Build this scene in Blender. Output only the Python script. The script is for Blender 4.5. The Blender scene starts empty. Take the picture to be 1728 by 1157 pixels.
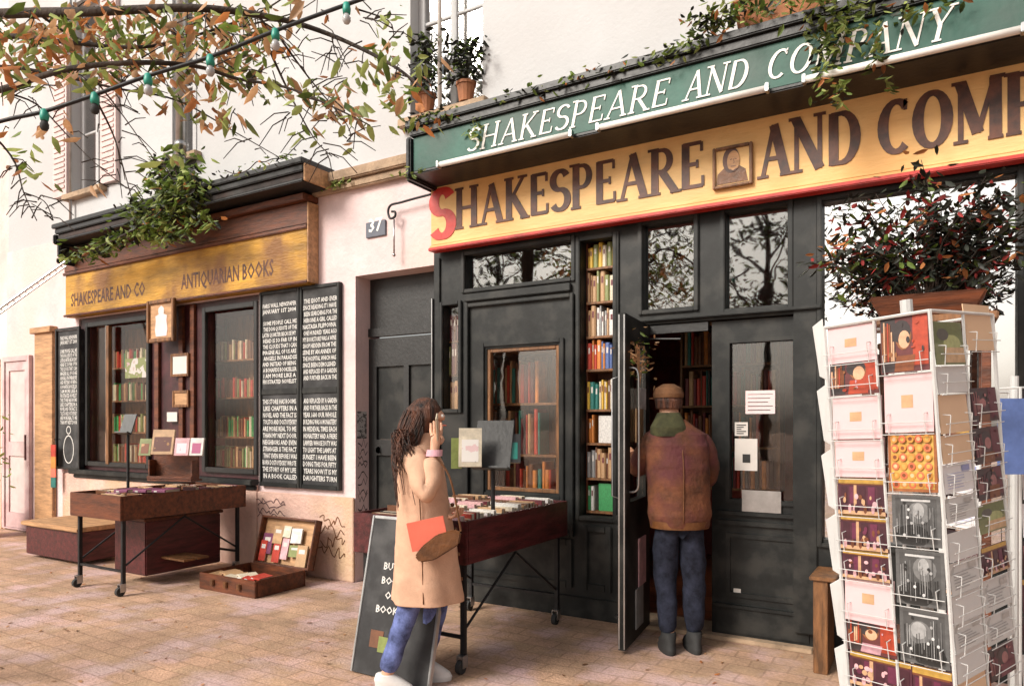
import bpy, bmesh, math, random
from mathutils import Vector, Matrix
rnd = random.Random(7)
S = bpy.context.scene
COL = S.collection
# ---------------- camera, world, sun, exposure ----------------
PHI = math.radians(30.9); F = 1200.0; CX, HY = 864.0, 715.0
CAM = Vector((0.0, -5.03, 1.5))
FW = Vector((-math.sin(PHI), math.cos(PHI), 0)); RT = Vector((math.cos(PHI), math.sin(PHI), 0))
cd = bpy.data.cameras.new("camera"); cam = bpy.data.objects.new("camera", cd); COL.objects.link(cam)
cam.location = CAM; cam.rotation_euler = (math.pi/2, 0, PHI)
cd.sensor_fit = 'HORIZONTAL'; cd.sensor_width = 36; cd.lens = 36*F/1728
cd.shift_y = (HY-578.5)/1728; cd.clip_end = 500; cd.clip_start = 0.05
S.camera = cam
SUN_EL, SUN_AZ = math.radians(36), math.radians(205)     # direction the light comes from (compass style, 180 = from -Y)
w = bpy.data.worlds.new("World"); S.world = w; w.use_nodes = True
nt = w.node_tree; bg = nt.nodes['Background']
sk = nt.nodes.new('ShaderNodeTexSky'); sk.sky_type = 'NISHITA'; sk.sun_disc = False
sk.sun_elevation = SUN_EL; sk.sun_rotation = SUN_AZ; sk.dust_density = 4; sk.air_density = 1.2
hs = nt.nodes.new('ShaderNodeHueSaturation'); hs.inputs['Saturation'].default_value = 0.30
tn = nt.nodes.new('ShaderNodeMix'); tn.data_type='RGBA'; tn.blend_type='MULTIPLY'; tn.inputs[0].default_value=1; tn.inputs[7].default_value=(1,.965,.93,1)
nt.links.new(sk.outputs[0], hs.inputs['Color']); nt.links.new(hs.outputs[0], tn.inputs[6]); nt.links.new(tn.outputs[2], bg.inputs[0]); bg.inputs[1].default_value = 0.095
sl = bpy.data.lights.new("sun", 'SUN'); so = bpy.data.objects.new("sun", sl); COL.objects.link(so)
sl.energy = 2.4; sl.angle = math.radians(24); sl.color = (1, .935, .84)
d = Vector((math.sin(SUN_AZ)*math.cos(SUN_EL), math.cos(SUN_AZ)*math.cos(SUN_EL), math.sin(SUN_EL)))
so.rotation_euler = d.to_track_quat('Z', 'Y').to_euler()
S.view_settings.view_transform = 'Standard'; S.view_settings.look = 'None'; S.view_settings.gamma = 1
S.view_settings.exposure = 0.74
# ---------------- helpers ----------------
def ray(x): return FW + RT*((x-CX)/F)
def at(x, y, Y=0.0):            # picture point -> world point on the plane y = Y
    r = ray(x); t = (Y-CAM.y)/r.y
    return Vector((CAM.x+t*r.x, Y, CAM.z+(HY-y)*t/F))
def fx(x, Y=0.0): return at(x, HY, Y).x
def fz(x, y, Y=0.0): return at(x, y, Y).z
def dep(x, y, t):               # picture point at depth t
    return CAM + ray(x)*t + Vector((0, 0, (HY-y)*t/F))
def wm(o):
    m = Matrix.Identity(4); ch = []
    while o: ch.append(o); o = o.parent
    for c in reversed(ch): m = m @ Matrix.LocRotScale(c.location, c.rotation_euler, c.scale)
    return m
def tag(o, label=None, cat=None, group=None, kind=None):
    if label: o['label'] = label
    if cat: o['category'] = cat
    if group: o['group'] = group
    if kind: o['kind'] = kind
    return o
def thing(name, loc, label, cat, group=None, rz=0):
    o = bpy.data.objects.new(name, None); COL.objects.link(o); o.empty_display_size = .1
    o.location = loc; o.rotation_euler = (0, 0, rz)
    return tag(o, label, cat, group)
class MB:
    def __init__(s): s.v = []; s.f = []; s.m = []; s.M = None
    def add(s, vs, fs, mi=0):
        n = len(s.v)
        s.v += [Vector(v) if s.M is None else s.M @ Vector(v) for v in vs]
        s.f += [tuple(i+n for i in f) for f in fs]; s.m += [mi]*len(fs); return s
    def box(s, x0, x1, y0, y1, z0, z1, mi=0):
        if x0 > x1: x0, x1 = x1, x0
        if y0 > y1: y0, y1 = y1, y0
        if z0 > z1: z0, z1 = z1, z0
        return s.add([(x0,y0,z0),(x1,y0,z0),(x1,y1,z0),(x0,y1,z0),(x0,y0,z1),(x1,y0,z1),(x1,y1,z1),(x0,y1,z1)],
            [(0,3,2,1),(4,5,6,7),(0,1,5,4),(1,2,6,5),(2,3,7,6),(3,0,4,7)], mi)
    def tube(s, pts, r, n=8, mi=0, cap=True):
        pts = [Vector(p) for p in pts]; k = len(pts)
        rs = r if isinstance(r, (list, tuple)) else [r]*k
        vs = []; up = None
        for i, p in enumerate(pts):
            t = (pts[min(i+1,k-1)]-pts[max(i-1,0)]); t = t.normalized() if t.length > 1e-9 else Vector((0,0,1))
            if up is None:
                up = Vector((0,0,1)) if abs(t.z) < .9 else Vector((1,0,0))
            a = t.cross(up).normalized(); b = a.cross(t).normalized(); up = b
            for j in range(n):
                q = 2*math.pi*j/n; vs.append(p+(a*math.cos(q)+b*math.sin(q))*rs[i])
        fs = [(i*n+j, i*n+(j+1)%n, (i+1)*n+(j+1)%n, (i+1)*n+j) for i in range(k-1) for j in range(n)]
        if cap: fs += [tuple(range(n))[::-1], tuple(range((k-1)*n, k*n))]
        return s.add(vs, fs, mi)
    def lathe(s, c, prof, n=16, mi=0):   # prof: (r, z)
        vs = [(c[0]+r*math.cos(2*math.pi*j/n), c[1]+r*math.sin(2*math.pi*j/n), c[2]+z) for r, z in prof for j in range(n)]
        fs = [(i*n+j, i*n+(j+1)%n, (i+1)*n+(j+1)%n, (i+1)*n+j) for i in range(len(prof)-1) for j in range(n)]
        fs += [tuple(range(n))[::-1], tuple(range((len(prof)-1)*n, len(prof)*n))]
        return s.add(vs, fs, mi)
    def build(s, name, mat, parent=None, smooth=False, bevel=0.0, seg=2):
        me = bpy.data.meshes.new(name)
        inv = wm(parent).inverted() if parent else Matrix.Identity(4)
        me.from_pydata([inv @ v for v in s.v], [], s.f)
        for m in (mat if isinstance(mat, (list, tuple)) else [mat]): me.materials.append(m)
        me.polygons.foreach_set('material_index', s.m)
        if bevel:
            bm = bmesh.new(); bm.from_mesh(me)
            bmesh.ops.bevel(bm, geom=bm.edges[:], offset=bevel, segments=seg, affect='EDGES', clamp_overlap=True)
            bm.to_mesh(me); bm.free()
        if smooth: me.polygons.foreach_set('use_smooth', [True]*len(me.polygons))
        me.update()
        o = bpy.data.objects.new(name, me); COL.objects.link(o); o.parent = parent
        return o
def copy_tree(o, parent=None):
    c = o.copy(); COL.objects.link(c); c.parent = parent
    for ch in [q for q in bpy.data.objects if q.parent == o]: copy_tree(ch, c)
    return c
# ---------------- materials ----------------
def mat(name, col, rough=.7, var=.12, scale=6, bump=.1, bscale=None, stretch=(1,1,1), metal=0, col2=None, spec=.5, detail=6, stain=None, sstain=1.0, transl=0):
    m = bpy.data.materials.new(name); m.use_nodes = True; n = m.node_tree; L = n.links
    b = n.nodes['Principled BSDF']
    tc = n.nodes.new('ShaderNodeTexCoord'); mp = n.nodes.new('ShaderNodeMapping'); mp.inputs['Scale'].default_value = stretch
    L.new(tc.outputs['Object'], mp.inputs[0])
    no = n.nodes.new('ShaderNodeTexNoise'); no.inputs['Scale'].default_value = scale; no.inputs['Detail'].default_value = detail; no.inputs['Roughness'].default_value=.65
    L.new(mp.outputs[0], no.inputs['Vector'])
    r = n.nodes.new('ShaderNodeValToRGB'); r.color_ramp.elements[0].position = .35; r.color_ramp.elements[1].position = .68
    c2 = col2 or tuple(c*(1-var*2.2) for c in col)
    r.color_ramp.elements[0].color = (*c2, 1); r.color_ramp.elements[1].color = (*(col if col2 else tuple(min(1, c*(1+var*.6)) for c in col)), 1)
    L.new(no.outputs[0], r.inputs[0]); out = r.outputs[0]
    if stain:
        n2 = n.nodes.new('ShaderNodeTexNoise'); n2.inputs['Scale'].default_value = sstain; n2.inputs['Detail'].default_value = 8; L.new(tc.outputs['Object'], n2.inputs['Vector'])
        rr = n.nodes.new('ShaderNodeValToRGB'); rr.color_ramp.elements[0].position=.48; rr.color_ramp.elements[1].position=.66; L.new(n2.outputs[0], rr.inputs[0])
        mx = n.nodes.new('ShaderNodeMix'); mx.data_type='RGBA'; L.new(rr.outputs[0], mx.inputs[0]); L.new(out, mx.inputs[6]); mx.inputs[7].default_value=(*stain,1); out = mx.outputs[2]
    L.new(out, b.inputs['Base Color'])
    b.inputs['Roughness'].default_value = rough; b.inputs['Metallic'].default_value = metal; b.inputs['Specular IOR Level'].default_value = spec
    if bump:
        nb = n.nodes.new('ShaderNodeTexNoise'); nb.inputs['Scale'].default_value = bscale or scale*4; nb.inputs['Detail'].default_value = 6; L.new(mp.outputs[0], nb.inputs['Vector'])
        bp = n.nodes.new('ShaderNodeBump'); bp.inputs['Strength'].default_value = bump; bp.inputs['Distance'].default_value = .02
        L.new(nb.outputs[0], bp.inputs['Height']); L.new(bp.outputs[0], b.inputs['Normal'])
    if transl:
        tr = n.nodes.new('ShaderNodeBsdfTranslucent'); L.new(out, tr.inputs[0]); ms = n.nodes.new('ShaderNodeMixShader'); ms.inputs[0].default_value = transl
        L.new(b.outputs[0], ms.inputs[1]); L.new(tr.outputs[0], ms.inputs[2]); L.new(ms.outputs[0], n.nodes['Material Output'].inputs[0])
    return m
def glassmat(name, fac, tint=(.8,.8,.78), rough=.02):
    m = bpy.data.materials.new(name); m.use_nodes = True; n = m.node_tree; L = n.links
    n.nodes.remove(n.nodes['Principled BSDF'])
    t = n.nodes.new('ShaderNodeBsdfTransparent'); t.inputs[0].default_value = (*tint,1)
    g = n.nodes.new('ShaderNodeBsdfGlossy'); g.inputs['Roughness'].default_value = rough; g.inputs[0].default_value=(.95,.95,.95,1)
    nz = n.nodes.new('ShaderNodeTexNoise'); nz.inputs['Scale'].default_value = 3; tc = n.nodes.new('ShaderNodeTexCoord'); L.new(tc.outputs['Object'], nz.inputs['Vector'])
    bp = n.nodes.new('ShaderNodeBump'); bp.inputs['Strength'].default_value=.06; bp.inputs['Distance'].default_value=.02; L.new(nz.outputs[0], bp.inputs['Height']); L.new(bp.outputs[0], g.inputs['Normal'])
    x = n.nodes.new('ShaderNodeMixShader'); x.inputs[0].default_value = fac
    L.new(t.outputs[0], x.inputs[1]); L.new(g.outputs[0], x.inputs[2]); L.new(x.outputs[0], n.nodes['Material Output'].inputs[0])
    return m
def picmat(name, cols, scale=20, rough=.35, seed=0):     # a printed picture: blotches of several inks
    m = bpy.data.materials.new(name); m.use_nodes = True; n = m.node_tree; L = n.links; b = n.nodes['Principled BSDF']
    tc = n.nodes.new('ShaderNodeTexCoord'); no = n.nodes.new('ShaderNodeTexNoise'); no.noise_dimensions='4D'; no.inputs['W'].default_value=seed
    no.inputs['Scale'].default_value = scale; no.inputs['Detail'].default_value = 3; L.new(tc.outputs['Object'], no.inputs['Vector'])
    r = n.nodes.new('ShaderNodeValToRGB'); r.color_ramp.interpolation='CONSTANT'; k = len(cols)
    while len(r.color_ramp.elements) < k: r.color_ramp.elements.new(.5)
    for i, c in enumerate(cols): r.color_ramp.elements[i].position = 0 if i == 0 else .36+.30*(i-1)/max(1,k-2); r.color_ramp.elements[i].color = (*c,1)
    L.new(no.outputs[0], r.inputs[0]); L.new(r.outputs[0], b.inputs['Base Color']); b.inputs['Roughness'].default_value = rough
    return m
M = {}
M['plaster'] = mat('plaster', (.70,.555,.55), .9, .08, 2.5, .35, 25, stain=(.66,.50,.46), sstain=.7)
M['plaster_low'] = mat('plaster_low', (.70,.46,.38), .9, .12, 3, .5, 30, stain=(.55,.38,.24), sstain=1.3)
M['white'] = mat('white_render', (.50,.505,.51), .9, .04, 1.2, .2, 30, stain=(.455,.45,.45), sstain=.5)
M['stone'] = mat('stone', (.42,.30,.20), .9, .2, 4, .5, 30)
M['bottle'] = mat('dark_green_paint', (.013,.015,.0145), .5, .3, 5, .04, 60, stain=(.030,.029,.026), sstain=5, spec=.35)
M['black'] = mat('black_paint', (.018,.018,.018), .45, .2, 8, .1)
M['iron'] = mat('black_iron', (.02,.02,.022), .5, .2, 12, .15, metal=.3)
M['green'] = mat('awning_green', (.012,.095,.066), .55, .18, 3, .1, 20, stain=(.03,.07,.055), sstain=1.6)
M['yellow'] = mat('painted_yellow_board', (.80,.51,.21), .6, .10, 3, .2, 30, stretch=(.4,1,2), stain=(.66,.36,.12), sstain=1.5)
M['gold'] = mat('old_gold_board', (.56,.29,.03), .6, .25, 3, .4, 30, stretch=(.4,1,2), stain=(.20,.085,.02), sstain=1.9)
M['red'] = mat('red_paint', (.50,.03,.02), .45, .15, 5, .1)
M['brownletter'] = mat('brown_letter_paint', (.105,.032,.014), .5, .3, 12, .05)
M['whitepaint'] = mat('white_letter_paint', (.80,.78,.74), .5, .04, 10, .02)
M['chalk'] = mat('chalk', (.70,.69,.66), .95, .12, 40, 0)
M['slate'] = mat('blackboard', (.032,.032,.034), .7, .3, 4, .05, stain=(.06,.06,.06), sstain=4)
M['wood'] = mat('dark_wood', (.14,.038,.012), .5, .3, 4, .2, 20, stretch=(1,6,6))
M['woodred'] = mat('red_brown_wood', (.10,.017,.018), .45, .3, 4, .2, 20, stretch=(6,1,6))
M['woodlight'] = mat('light_wood', (.52,.29,.14), .6, .2, 4, .2, 20, stretch=(1,6,6))
M['woodmid'] = mat('mid_wood', (.23,.10,.035), .55, .3, 4, .2, 20, stretch=(6,6,1))
M['metal'] = mat('grey_metal', (.45,.45,.45), .3, .1, 10, .02, metal=.9)
M['wire'] = mat('white_wire', (.52,.52,.51), .4, .05, 10, .0)
M['paper'] = mat('paper', (.62,.58,.54), .6, .05, 6, 0)
M['pink'] = mat('pink_card', (.80,.60,.60), .5, .05, 6, 0)
M['rubber'] = mat('rubber', (.03,.03,.03), .8, .1, 6, 0)
M['inside'] = mat('dim_interior_wall', (.34,.05,.045), .8, .3, 1.5, .1)
M['terracotta'] = mat('terracotta', (.36,.14,.06), .8, .2, 6, .2)
M['glass'] = glassmat('window_glass', .055, (.95,.93,.90))
M['glass_far'] = glassmat('upper_window_glass', .35, (.85,.85,.85))
M['mirror'] = glassmat('bright_shop_glass', .72, (.5,.5,.5), .01)
M['leafg'] = mat('green_leaf', (.18,.27,.05), .55, .4, 3, 0, transl=.35)
M['leafd'] = mat('dark_leaf', (.022,.028,.016), .6, .4, 3, 0)
M['leafy'] = mat('yellow_green_leaf', (.44,.52,.16), .55, .3, 3, 0, transl=.4)
M['leafo'] = mat('orange_leaf', (.62,.24,.08), .55, .3, 3, 0, transl=.4)
M['leafp'] = mat('pale_orange_leaf', (.72,.42,.22), .55, .3, 3, 0, transl=.4)
M['leafred'] = mat('dark_red_leaf', (.28,.022,.02), .6, .3, 3, 0)
M['bark'] = mat('bark', (.055,.038,.028), .9, .3, 12, .6, 40)
M['camel'] = mat('camel_wool', (.62,.385,.265), .95, .08, 8, .15, 120, spec=.15)
M['denim'] = mat('blue_denim', (.15,.19,.42), .9, .3, 14, .2, 120, spec=.2)
M['denimd'] = mat('dark_denim', (.026,.030,.050), .9, .3, 14, .2, 120, spec=.2)
M['skin'] = mat('skin', (.62,.34,.22), .55, .08, 8, .05, 60)
M['hair'] = mat('brown_hair', (.12,.040,.018), .5, .5, 6, .7, 30, stretch=(5,5,.5))
M['pinkshirt'] = mat('pink_cotton', (.72,.40,.46), .9, .08, 8, .1)
M['jacket'] = mat('brown_jacket', (.17,.058,.024), .85, .3, 6, .35, 40, stain=(.10,.025,.028), sstain=4)
M['olive'] = mat('olive_cloth', (.075,.075,.028), .9, .3, 6, .3, 30)
M['cap'] = mat('tan_cap', (.19,.085,.035), .9, .2, 8, .2, 60)
M['shoe'] = mat('white_trainer', (.72,.70,.68), .6, .06, 8, .05)
M['coral'] = mat('coral_cover', (.78,.17,.11), .4, .08, 5, 0)
M['leather'] = mat('brown_leather', (.17,.065,.02), .5, .25, 8, .25)
M['pages'] = mat('book_pages', (.66,.57,.44), .8, .1, 30, 0, stretch=(1,1,6))
bookcols = {'red':(.50,.05,.03),'orange':(.68,.24,.05),'tan':(.52,.32,.17),'cream':(.70,.62,.48),'white':(.75,.73,.70),'olive':(.24,.27,.10),'green':(.05,.30,.10),
    'teal':(.02,.17,.15),'blue':(.10,.16,.38),'maroon':(.14,.02,.03),'yellow':(.72,.46,.06),'grey':(.30,.30,.30),'black':(.03,.03,.03),'brown':(.16,.06,.025),'pink':(.72,.42,.45),'purple':(.22,.06,.13)}
BM = {k: mat(k+'_book_cover', c, .45, .15, 12, .03) for k, c in bookcols.items()}
def groundmat():
    m = mat('pavement', (.60,.37,.25), .85, .16, 2.6, .35, 60, stain=(.64,.43,.42), sstain=2.4)
    n = m.node_tree; L = n.links; b = n.nodes['Principled BSDF']
    src = b.inputs['Base Color'].links[0].from_socket
    tc = n.nodes.new('ShaderNodeTexCoord'); br = n.nodes.new('ShaderNodeTexBrick'); br.inputs['Scale'].default_value = 1.0
    br.inputs['Brick Width'].default_value = .24; br.inputs['Row Height'].default_value = .145; br.inputs['Mortar Size'].default_value = .008; br.inputs['Mortar Smooth'].default_value=.3
    br.inputs['Color1'].default_value=(1,1,1,1); br.inputs['Color2'].default_value=(.80,.86,.80,1); br.inputs['Mortar'].default_value=(.60,.60,.55,1)
    nw = n.nodes.new('ShaderNodeTexNoise'); nw.inputs['Scale'].default_value=1.2; vm=n.nodes.new('ShaderNodeVectorMath'); vm.operation='MULTIPLY_ADD'; vm.inputs[1].default_value=(.13,.13,0)
    L.new(tc.outputs['Object'], nw.inputs['Vector']); L.new(nw.outputs['Color'], vm.inputs[0]); L.new(tc.outputs['Object'], vm.inputs[2]); L.new(vm.outputs[0], br.inputs['Vector'])
    mx = n.nodes.new('ShaderNodeMix'); mx.data_type='RGBA'; mx.blend_type='MULTIPLY'; mx.inputs[0].default_value=.75; L.new(src, mx.inputs[6]); L.new(br.outputs[0], mx.inputs[7])
    ns = n.nodes.new('ShaderNodeTexNoise'); ns.inputs['Scale'].default_value=45; ns.inputs['Detail'].default_value=3; L.new(tc.outputs['Object'], ns.inputs['Vector'])
    rs = n.nodes.new('ShaderNodeValToRGB'); rs.color_ramp.elements[0].position=.38; rs.color_ramp.elements[0].color=(.72,.72,.70,1); rs.color_ramp.elements[1].position=.62; rs.color_ramp.elements[1].color=(1.0,1.0,1.0,1); L.new(ns.outputs[0], rs.inputs[0])
    mx2 = n.nodes.new('ShaderNodeMix'); mx2.data_type='RGBA'; mx2.blend_type='MULTIPLY'; mx2.inputs[0].default_value=.7; L.new(mx.outputs[2], mx2.inputs[6]); L.new(rs.outputs[0], mx2.inputs[7])
    L.new(mx2.outputs[2], b.inputs['Base Color'])
    return m
# ---------------- lettering ----------------
TK, TN = .17, .08
def glyph(c):
    L = []; A = []; w = .8; sf = []
    if c == 'S': w=.62; A=[(.31,.745,.22,.225,25,270,TK),(.31,.275,.24,.245,90,-150,TK)]
    elif c == 'H': w=.86; L=[(.16,0,.16,1,TK),(.70,0,.70,1,TK),(.16,.5,.70,.5,TN)]; sf=[(.16,0),(.16,1),(.70,0),(.70,1)]
    elif c == 'A': w=.84; L=[(.12,0,.42,1,TN),(.42,1,.74,0,TK),(.22,.34,.62,.34,TN)]; sf=[(.12,0),(.74,0)]
    elif c == 'K': w=.80; L=[(.16,0,.16,1,TK),(.18,.42,.64,1,TN),(.30,.55,.70,0,TK)]; sf=[(.16,0),(.16,1),(.70,0),(.62,1)]
    elif c == 'E': w=.66; L=[(.16,0,.16,1,TK),(.1,.97,.56,.97,TN),(.1,.03,.6,.03,TN),(.16,.52,.46,.52,TN),(.57,.78,.57,.98,.06),(.6,.02,.6,.24,.06),(.46,.43,.46,.6,.05)]
    elif c == 'P': w=.68; L=[(.16,0,.16,1,TK),(.16,.97,.34,.97,TN),(.16,.47,.34,.47,TN)]; A=[(.34,.72,.22,.25,90,-90,.14)]; sf=[(.16,0),(.12,1)]
    elif c == 'R': w=.78; L=[(.16,0,.16,1,TK),(.16,.97,.34,.97,TN),(.16,.49,.34,.49,TN),(.34,.50,.70,0,TK)]; A=[(.34,.73,.22,.24,90,-90,.14)]; sf=[(.16,0),(.12,1),(.72,0)]
    elif c == 'N': w=.90; L=[(.15,0,.15,1,TN),(.13,1,.75,0,TK),(.75,0,.75,1,TN)]; sf=[(.15,0),(.1,1),(.75,1)]
    elif c == 'D': w=.84; L=[(.16,0,.16,1,TK),(.1,.97,.36,.97,TN),(.1,.03,.36,.03,TN)]; A=[(.36,.5,.34,.47,90,-90,TK)]
    elif c == 'C': w=.76; A=[(.42,.5,.31,.46,50,310,TK)]; L=[(.62,.78,.62,.98,.06)]
    elif c == 'O': w=.86; A=[(.43,.5,.32,.46,0,360,TK)]
    elif c == 'M': w=1.02; L=[(.14,0,.14,1,TN),(.14,1,.50,.12,TK),(.50,.12,.84,1,TN),(.86,0,.86,1,TK)]; sf=[(.14,0),(.1,1),(.86,0),(.9,1)]
    elif c == 'Y': w=.78; L=[(.10,1,.40,.46,TK),(.40,.46,.68,1,TN),(.40,0,.40,.48,TK)]; sf=[(.40,0),(.1,1),(.68,1)]
    elif c == ' ': w=.45
    return L, A, sf, w
def letter_mesh(c, x0, z0, wd, h, Y, slant=0, depth=.004, wonk=0, fat=1.0):
    """letter in the X-Z plane at y=Y: box x0.. with given width wd and height h"""
    mb = MB(); L, A, sf, w = glyph(c); k = wd/w; lay = [0]
    def P(a, b): return (x0+a*k+slant*b*h, z0+b*h)
    def quad(pts):
        lay[0] += 1; y = Y-depth-lay[0]*.0006
        fr = [(p[0], y, p[1]) for p in pts]; bk = [(p[0], Y, p[1]) for p in pts]; n = len(pts)
        mb.add(fr+bk, [tuple(range(n))]+[(i, i+n, (i+1)%n+n, (i+1)%n) for i in range(n)])
    for (a0,b0,a1,b1,t) in L:
        vx, vz = (a1-a0)*k, (b1-b0)*h; l = math.hypot(vx, vz); nx, nz = -vz/l*t*h*.42*fat, vx/l*t*h*.42*fat
        p, q = P(a0,b0), P(a1,b1); quad([(p[0]-nx,p[1]-nz),(q[0]-nx,q[1]-nz),(q[0]+nx,q[1]+nz),(p[0]+nx,p[1]+nz)])
    for (cx,cz,rx,rz,a0,a1,t) in A:
        n = max(8, int(abs(a1-a0)/14))
        for i in range(n):
            pts = []
            for (a, sgn) in ((i,-1),(i+1,-1),(i+1,1),(i,1)):
                g = math.radians(a0+(a1-a0)*a/n); tt = t*h*.42*fat*(.55+.5*abs(math.cos(g)))
                p = P(cx+rx*math.cos(g), cz+rz*math.sin(g)); pts.append((p[0]+math.cos(g)*tt*sgn, p[1]+math.sin(g)*tt*sgn))
            lay[0] = i % 2; quad(pts)
        lay[0] = 3
    for (a, b) in sf:
        p = P(a, b); s = .13*h*min(1.0,k/h*1.2); u = .028*h; quad([(p[0]-s,p[1]-u),(p[0]+s,p[1]-u),(p[0]+s,p[1]+u),(p[0]-s,p[1]+u)])
    return mb
def text_mb(lines, x0, z0, size, lead, Y, width=None, mb=None, align='CENTER', xdir=(1,0,0), jitter=0):
    """lines of chalk writing (built-in font) on a vertical plane"""
    mb = mb or MB(); xd = Vector(xdir)
    for i, t in enumerate(lines):
        if not t: continue
        cu = bpy.data.curves.new('writing', 'FONT'); cu.body = t; cu.size = size; cu.resolution_u = 1; cu.align_x = align; cu.offset = size*.02
        o = bpy.data.objects.new('writing', cu); COL.objects.link(o)
        dg = bpy.context.evaluated_depsgraph_get(); me = o.evaluated_get(dg).to_mesh()
        xs = [v.co.x for v in me.vertices]
        sc = 1.0
        if width and xs and (max(xs)-min(xs)) > width: sc = width/(max(xs)-min(xs))
        j = rnd.uniform(-jitter, jitter)
        mb.add([Vector((x0, Y, z0-i*lead+v.co.y))+xd*(v.co.x*sc+j) for v in me.vertices], [tuple(p.vertices) for p in me.polygons])
        o.evaluated_get(dg).to_mesh_clear(); bpy.data.objects.remove(o); bpy.data.curves.remove(cu)
    return mb
def ribbon(mb, pts, wd, Y):    # brush stroke on a plane y=Y; pts (x,z)
    for i in range(len(pts)-1):
        (a,b),(c,e) = pts[i], pts[i+1]; l = math.hypot(c-a,e-b) or 1; nx, nz = -(e-b)/l*wd/2, (c-a)/l*wd/2
        y = Y-.0004*(i%3); mb.add([(a-nx,y,b-nz),(c-nx,y,e-nz),(c+nx,y,e+nz),(a+nx,y,b+nz)], [(0,1,2,3)])
    return mb
def gridwall(holes, x0, x1, z0, z1, yf, yb, mb=None, mi=0):
    """slab from yf (front) to yb with rectangular holes (xa,xb,za,zb) cut right through, as one mesh"""
    mb = mb or MB(); xs = sorted({x0,x1,*[h[0] for h in holes],*[h[1] for h in holes]}); zs = sorted({z0,z1,*[h[2] for h in holes],*[h[3] for h in holes]})
    xs = [x for x in xs if x0-1e-9 <= x <= x1+1e-9]; zs = [z for z in zs if z0-1e-9 <= z <= z1+1e-9]
    def solid(i, j):
        if i < 0 or j < 0 or i >= len(xs)-1 or j >= len(zs)-1: return False
        cx, cz = (xs[i]+xs[i+1])/2, (zs[j]+zs[j+1])/2
        return not any(h[0] < cx < h[1] and h[2] < cz < h[3] for h in holes)
    for i in range(len(xs)-1):
        for j in range(len(zs)-1):
            if not solid(i,j): continue
            a,b,c,e = xs[i],xs[i+1],zs[j],zs[j+1]
            mb.add([(a,yf,c),(b,yf,c),(b,yf,e),(a,yf,e)],[(0,1,2,3)],mi); mb.add([(a,yb,c),(b,yb,c),(b,yb,e),(a,yb,e)],[(3,2,1,0)],mi)
            if not solid(i-1,j): mb.add([(a,yf,c),(a,yb,c),(a,yb,e),(a,yf,e)],[(3,2,1,0)],mi)
            if not solid(i+1,j): mb.add([(b,yf,c),(b,yb,c),(b,yb,e),(b,yf,e)],[(0,1,2,3)],mi)
            if not solid(i,j-1): mb.add([(a,yf,c),(b,yf,c),(b,yb,c),(a,yb,c)],[(3,2,1,0)],mi)
            if not solid(i,j+1): mb.add([(a,yf,e),(b,yf,e),(b,yb,e),(a,yb,e)],[(0,1,2,3)],mi)
    return mb
def frame(mb, a, b, c, e, w, yf, yb, wb=None):      # picture-frame of four butted bars
    wb = wb or w
    mb.box(a, a+w, yf, yb, c, e); mb.box(b-w, b, yf, yb, c, e); mb.box(a+w, b-w, yf, yb, e-w, e); mb.box(a+w, b-w, yf, yb, c, c+wb); return mb
# foliage
def leaf(mb, p, size, mi=0, droop=.5, narrow=.38):
    a = rnd.uniform(0, 2*math.pi); d = Vector((math.cos(a), math.sin(a), -droop+rnd.uniform(-.6,.6))).normalized()
    s = d.cross(Vector((rnd.uniform(-1,1), rnd.uniform(-1,1), 1))).normalized(); n = d.cross(s)
    l = size*rnd.uniform(.65, 1.25); w_ = l*narrow
    v = [p, p+d*l*.3+s*w_*.5+n*l*.06, p+d*l*.7+s*w_*.38+n*l*.05, p+d*l, p+d*l*.7-s*w_*.38+n*l*.05, p+d*l*.3-s*w_*.5+n*l*.06, p+d*l*.5-n*l*.04]
    mb.add(v, [(0,1,6),(1,2,6),(2,3,6),(3,4,6),(4,5,6),(5,0,6)], mi)
def bez(pts, n=6):      # smooth a polyline (Catmull-Rom)
    pts = [Vector(p) for p in pts]; out = []
    for i in range(len(pts)-1):
        p0, p1, p2, p3 = pts[max(i-1,0)], pts[i], pts[i+1], pts[min(i+2,len(pts)-1)]
        for k in range(n):
            t = k/n; out.append(.5*((2*p1)+(p2-p0)*t+(2*p0-5*p1+4*p2-p3)*t*t+(3*p1-3*p2+p3-p0)*t**3))
    return out+[pts[-1]]
# =================== THE SETTING ===================
mb = MB(); mb.add([(-120,-120,0),(120,-120,0),(120,120,0),(-120,120,0)], [(0,1,2,3)])
tag(mb.build('pavement', groundmat()), kind='structure')
# ---- shop building ----
bld = thing('shop_building', (-3, .3, 0), 'pale rendered old building that houses the bookshop, with upper windows above both shop signs', 'building')
XD0, XD1 = fx(600), fx(733); XR1 = 3.6
LW0, LW1 = fx(133), fx(437); ZS = .92; ZD = 2.90
upw = []          # upper windows: x range, z range in picture terms
def upwin(xa, xb, zb, zt): upw.append((fx(xa), fx(xb), zb, zt))
upwin(288, 330, 4.55, 7.2); upwin(690, 812, 4.24, 7.0); upwin(118, 172, 4.5, 7.0); 
upw.append((-.75, .45, 4.65, 7.4)); upw.append((2.2, 3.2, 4.65, 7.4))
holes = [(XD0, XD1, -1, ZD), (XD1, XR1, -1, 3.72), (LW0, LW1, ZS-.04, 2.86)]+upw
gridwall([h for h in holes if h[2] < 3]+[], -11.45, 6.0, 0, 3.95, 0, .34).build('lower_wall', M['plaster'], bld)
gridwall(upw, -11.45, 6.0, 3.95, 12, .02, .36).build('upper_wall', M['white'], bld)
mb = MB(); mb.box(fx(521,-.1), fx(716,-.1), -.11, -.002, 3.80, 3.90); mb.box(fx(521,-.1), fx(716,-.1), -.07, -.002, 3.72, 3.798)
mb.build('string_course', M['stone'], bld, bevel=.012)
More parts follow.
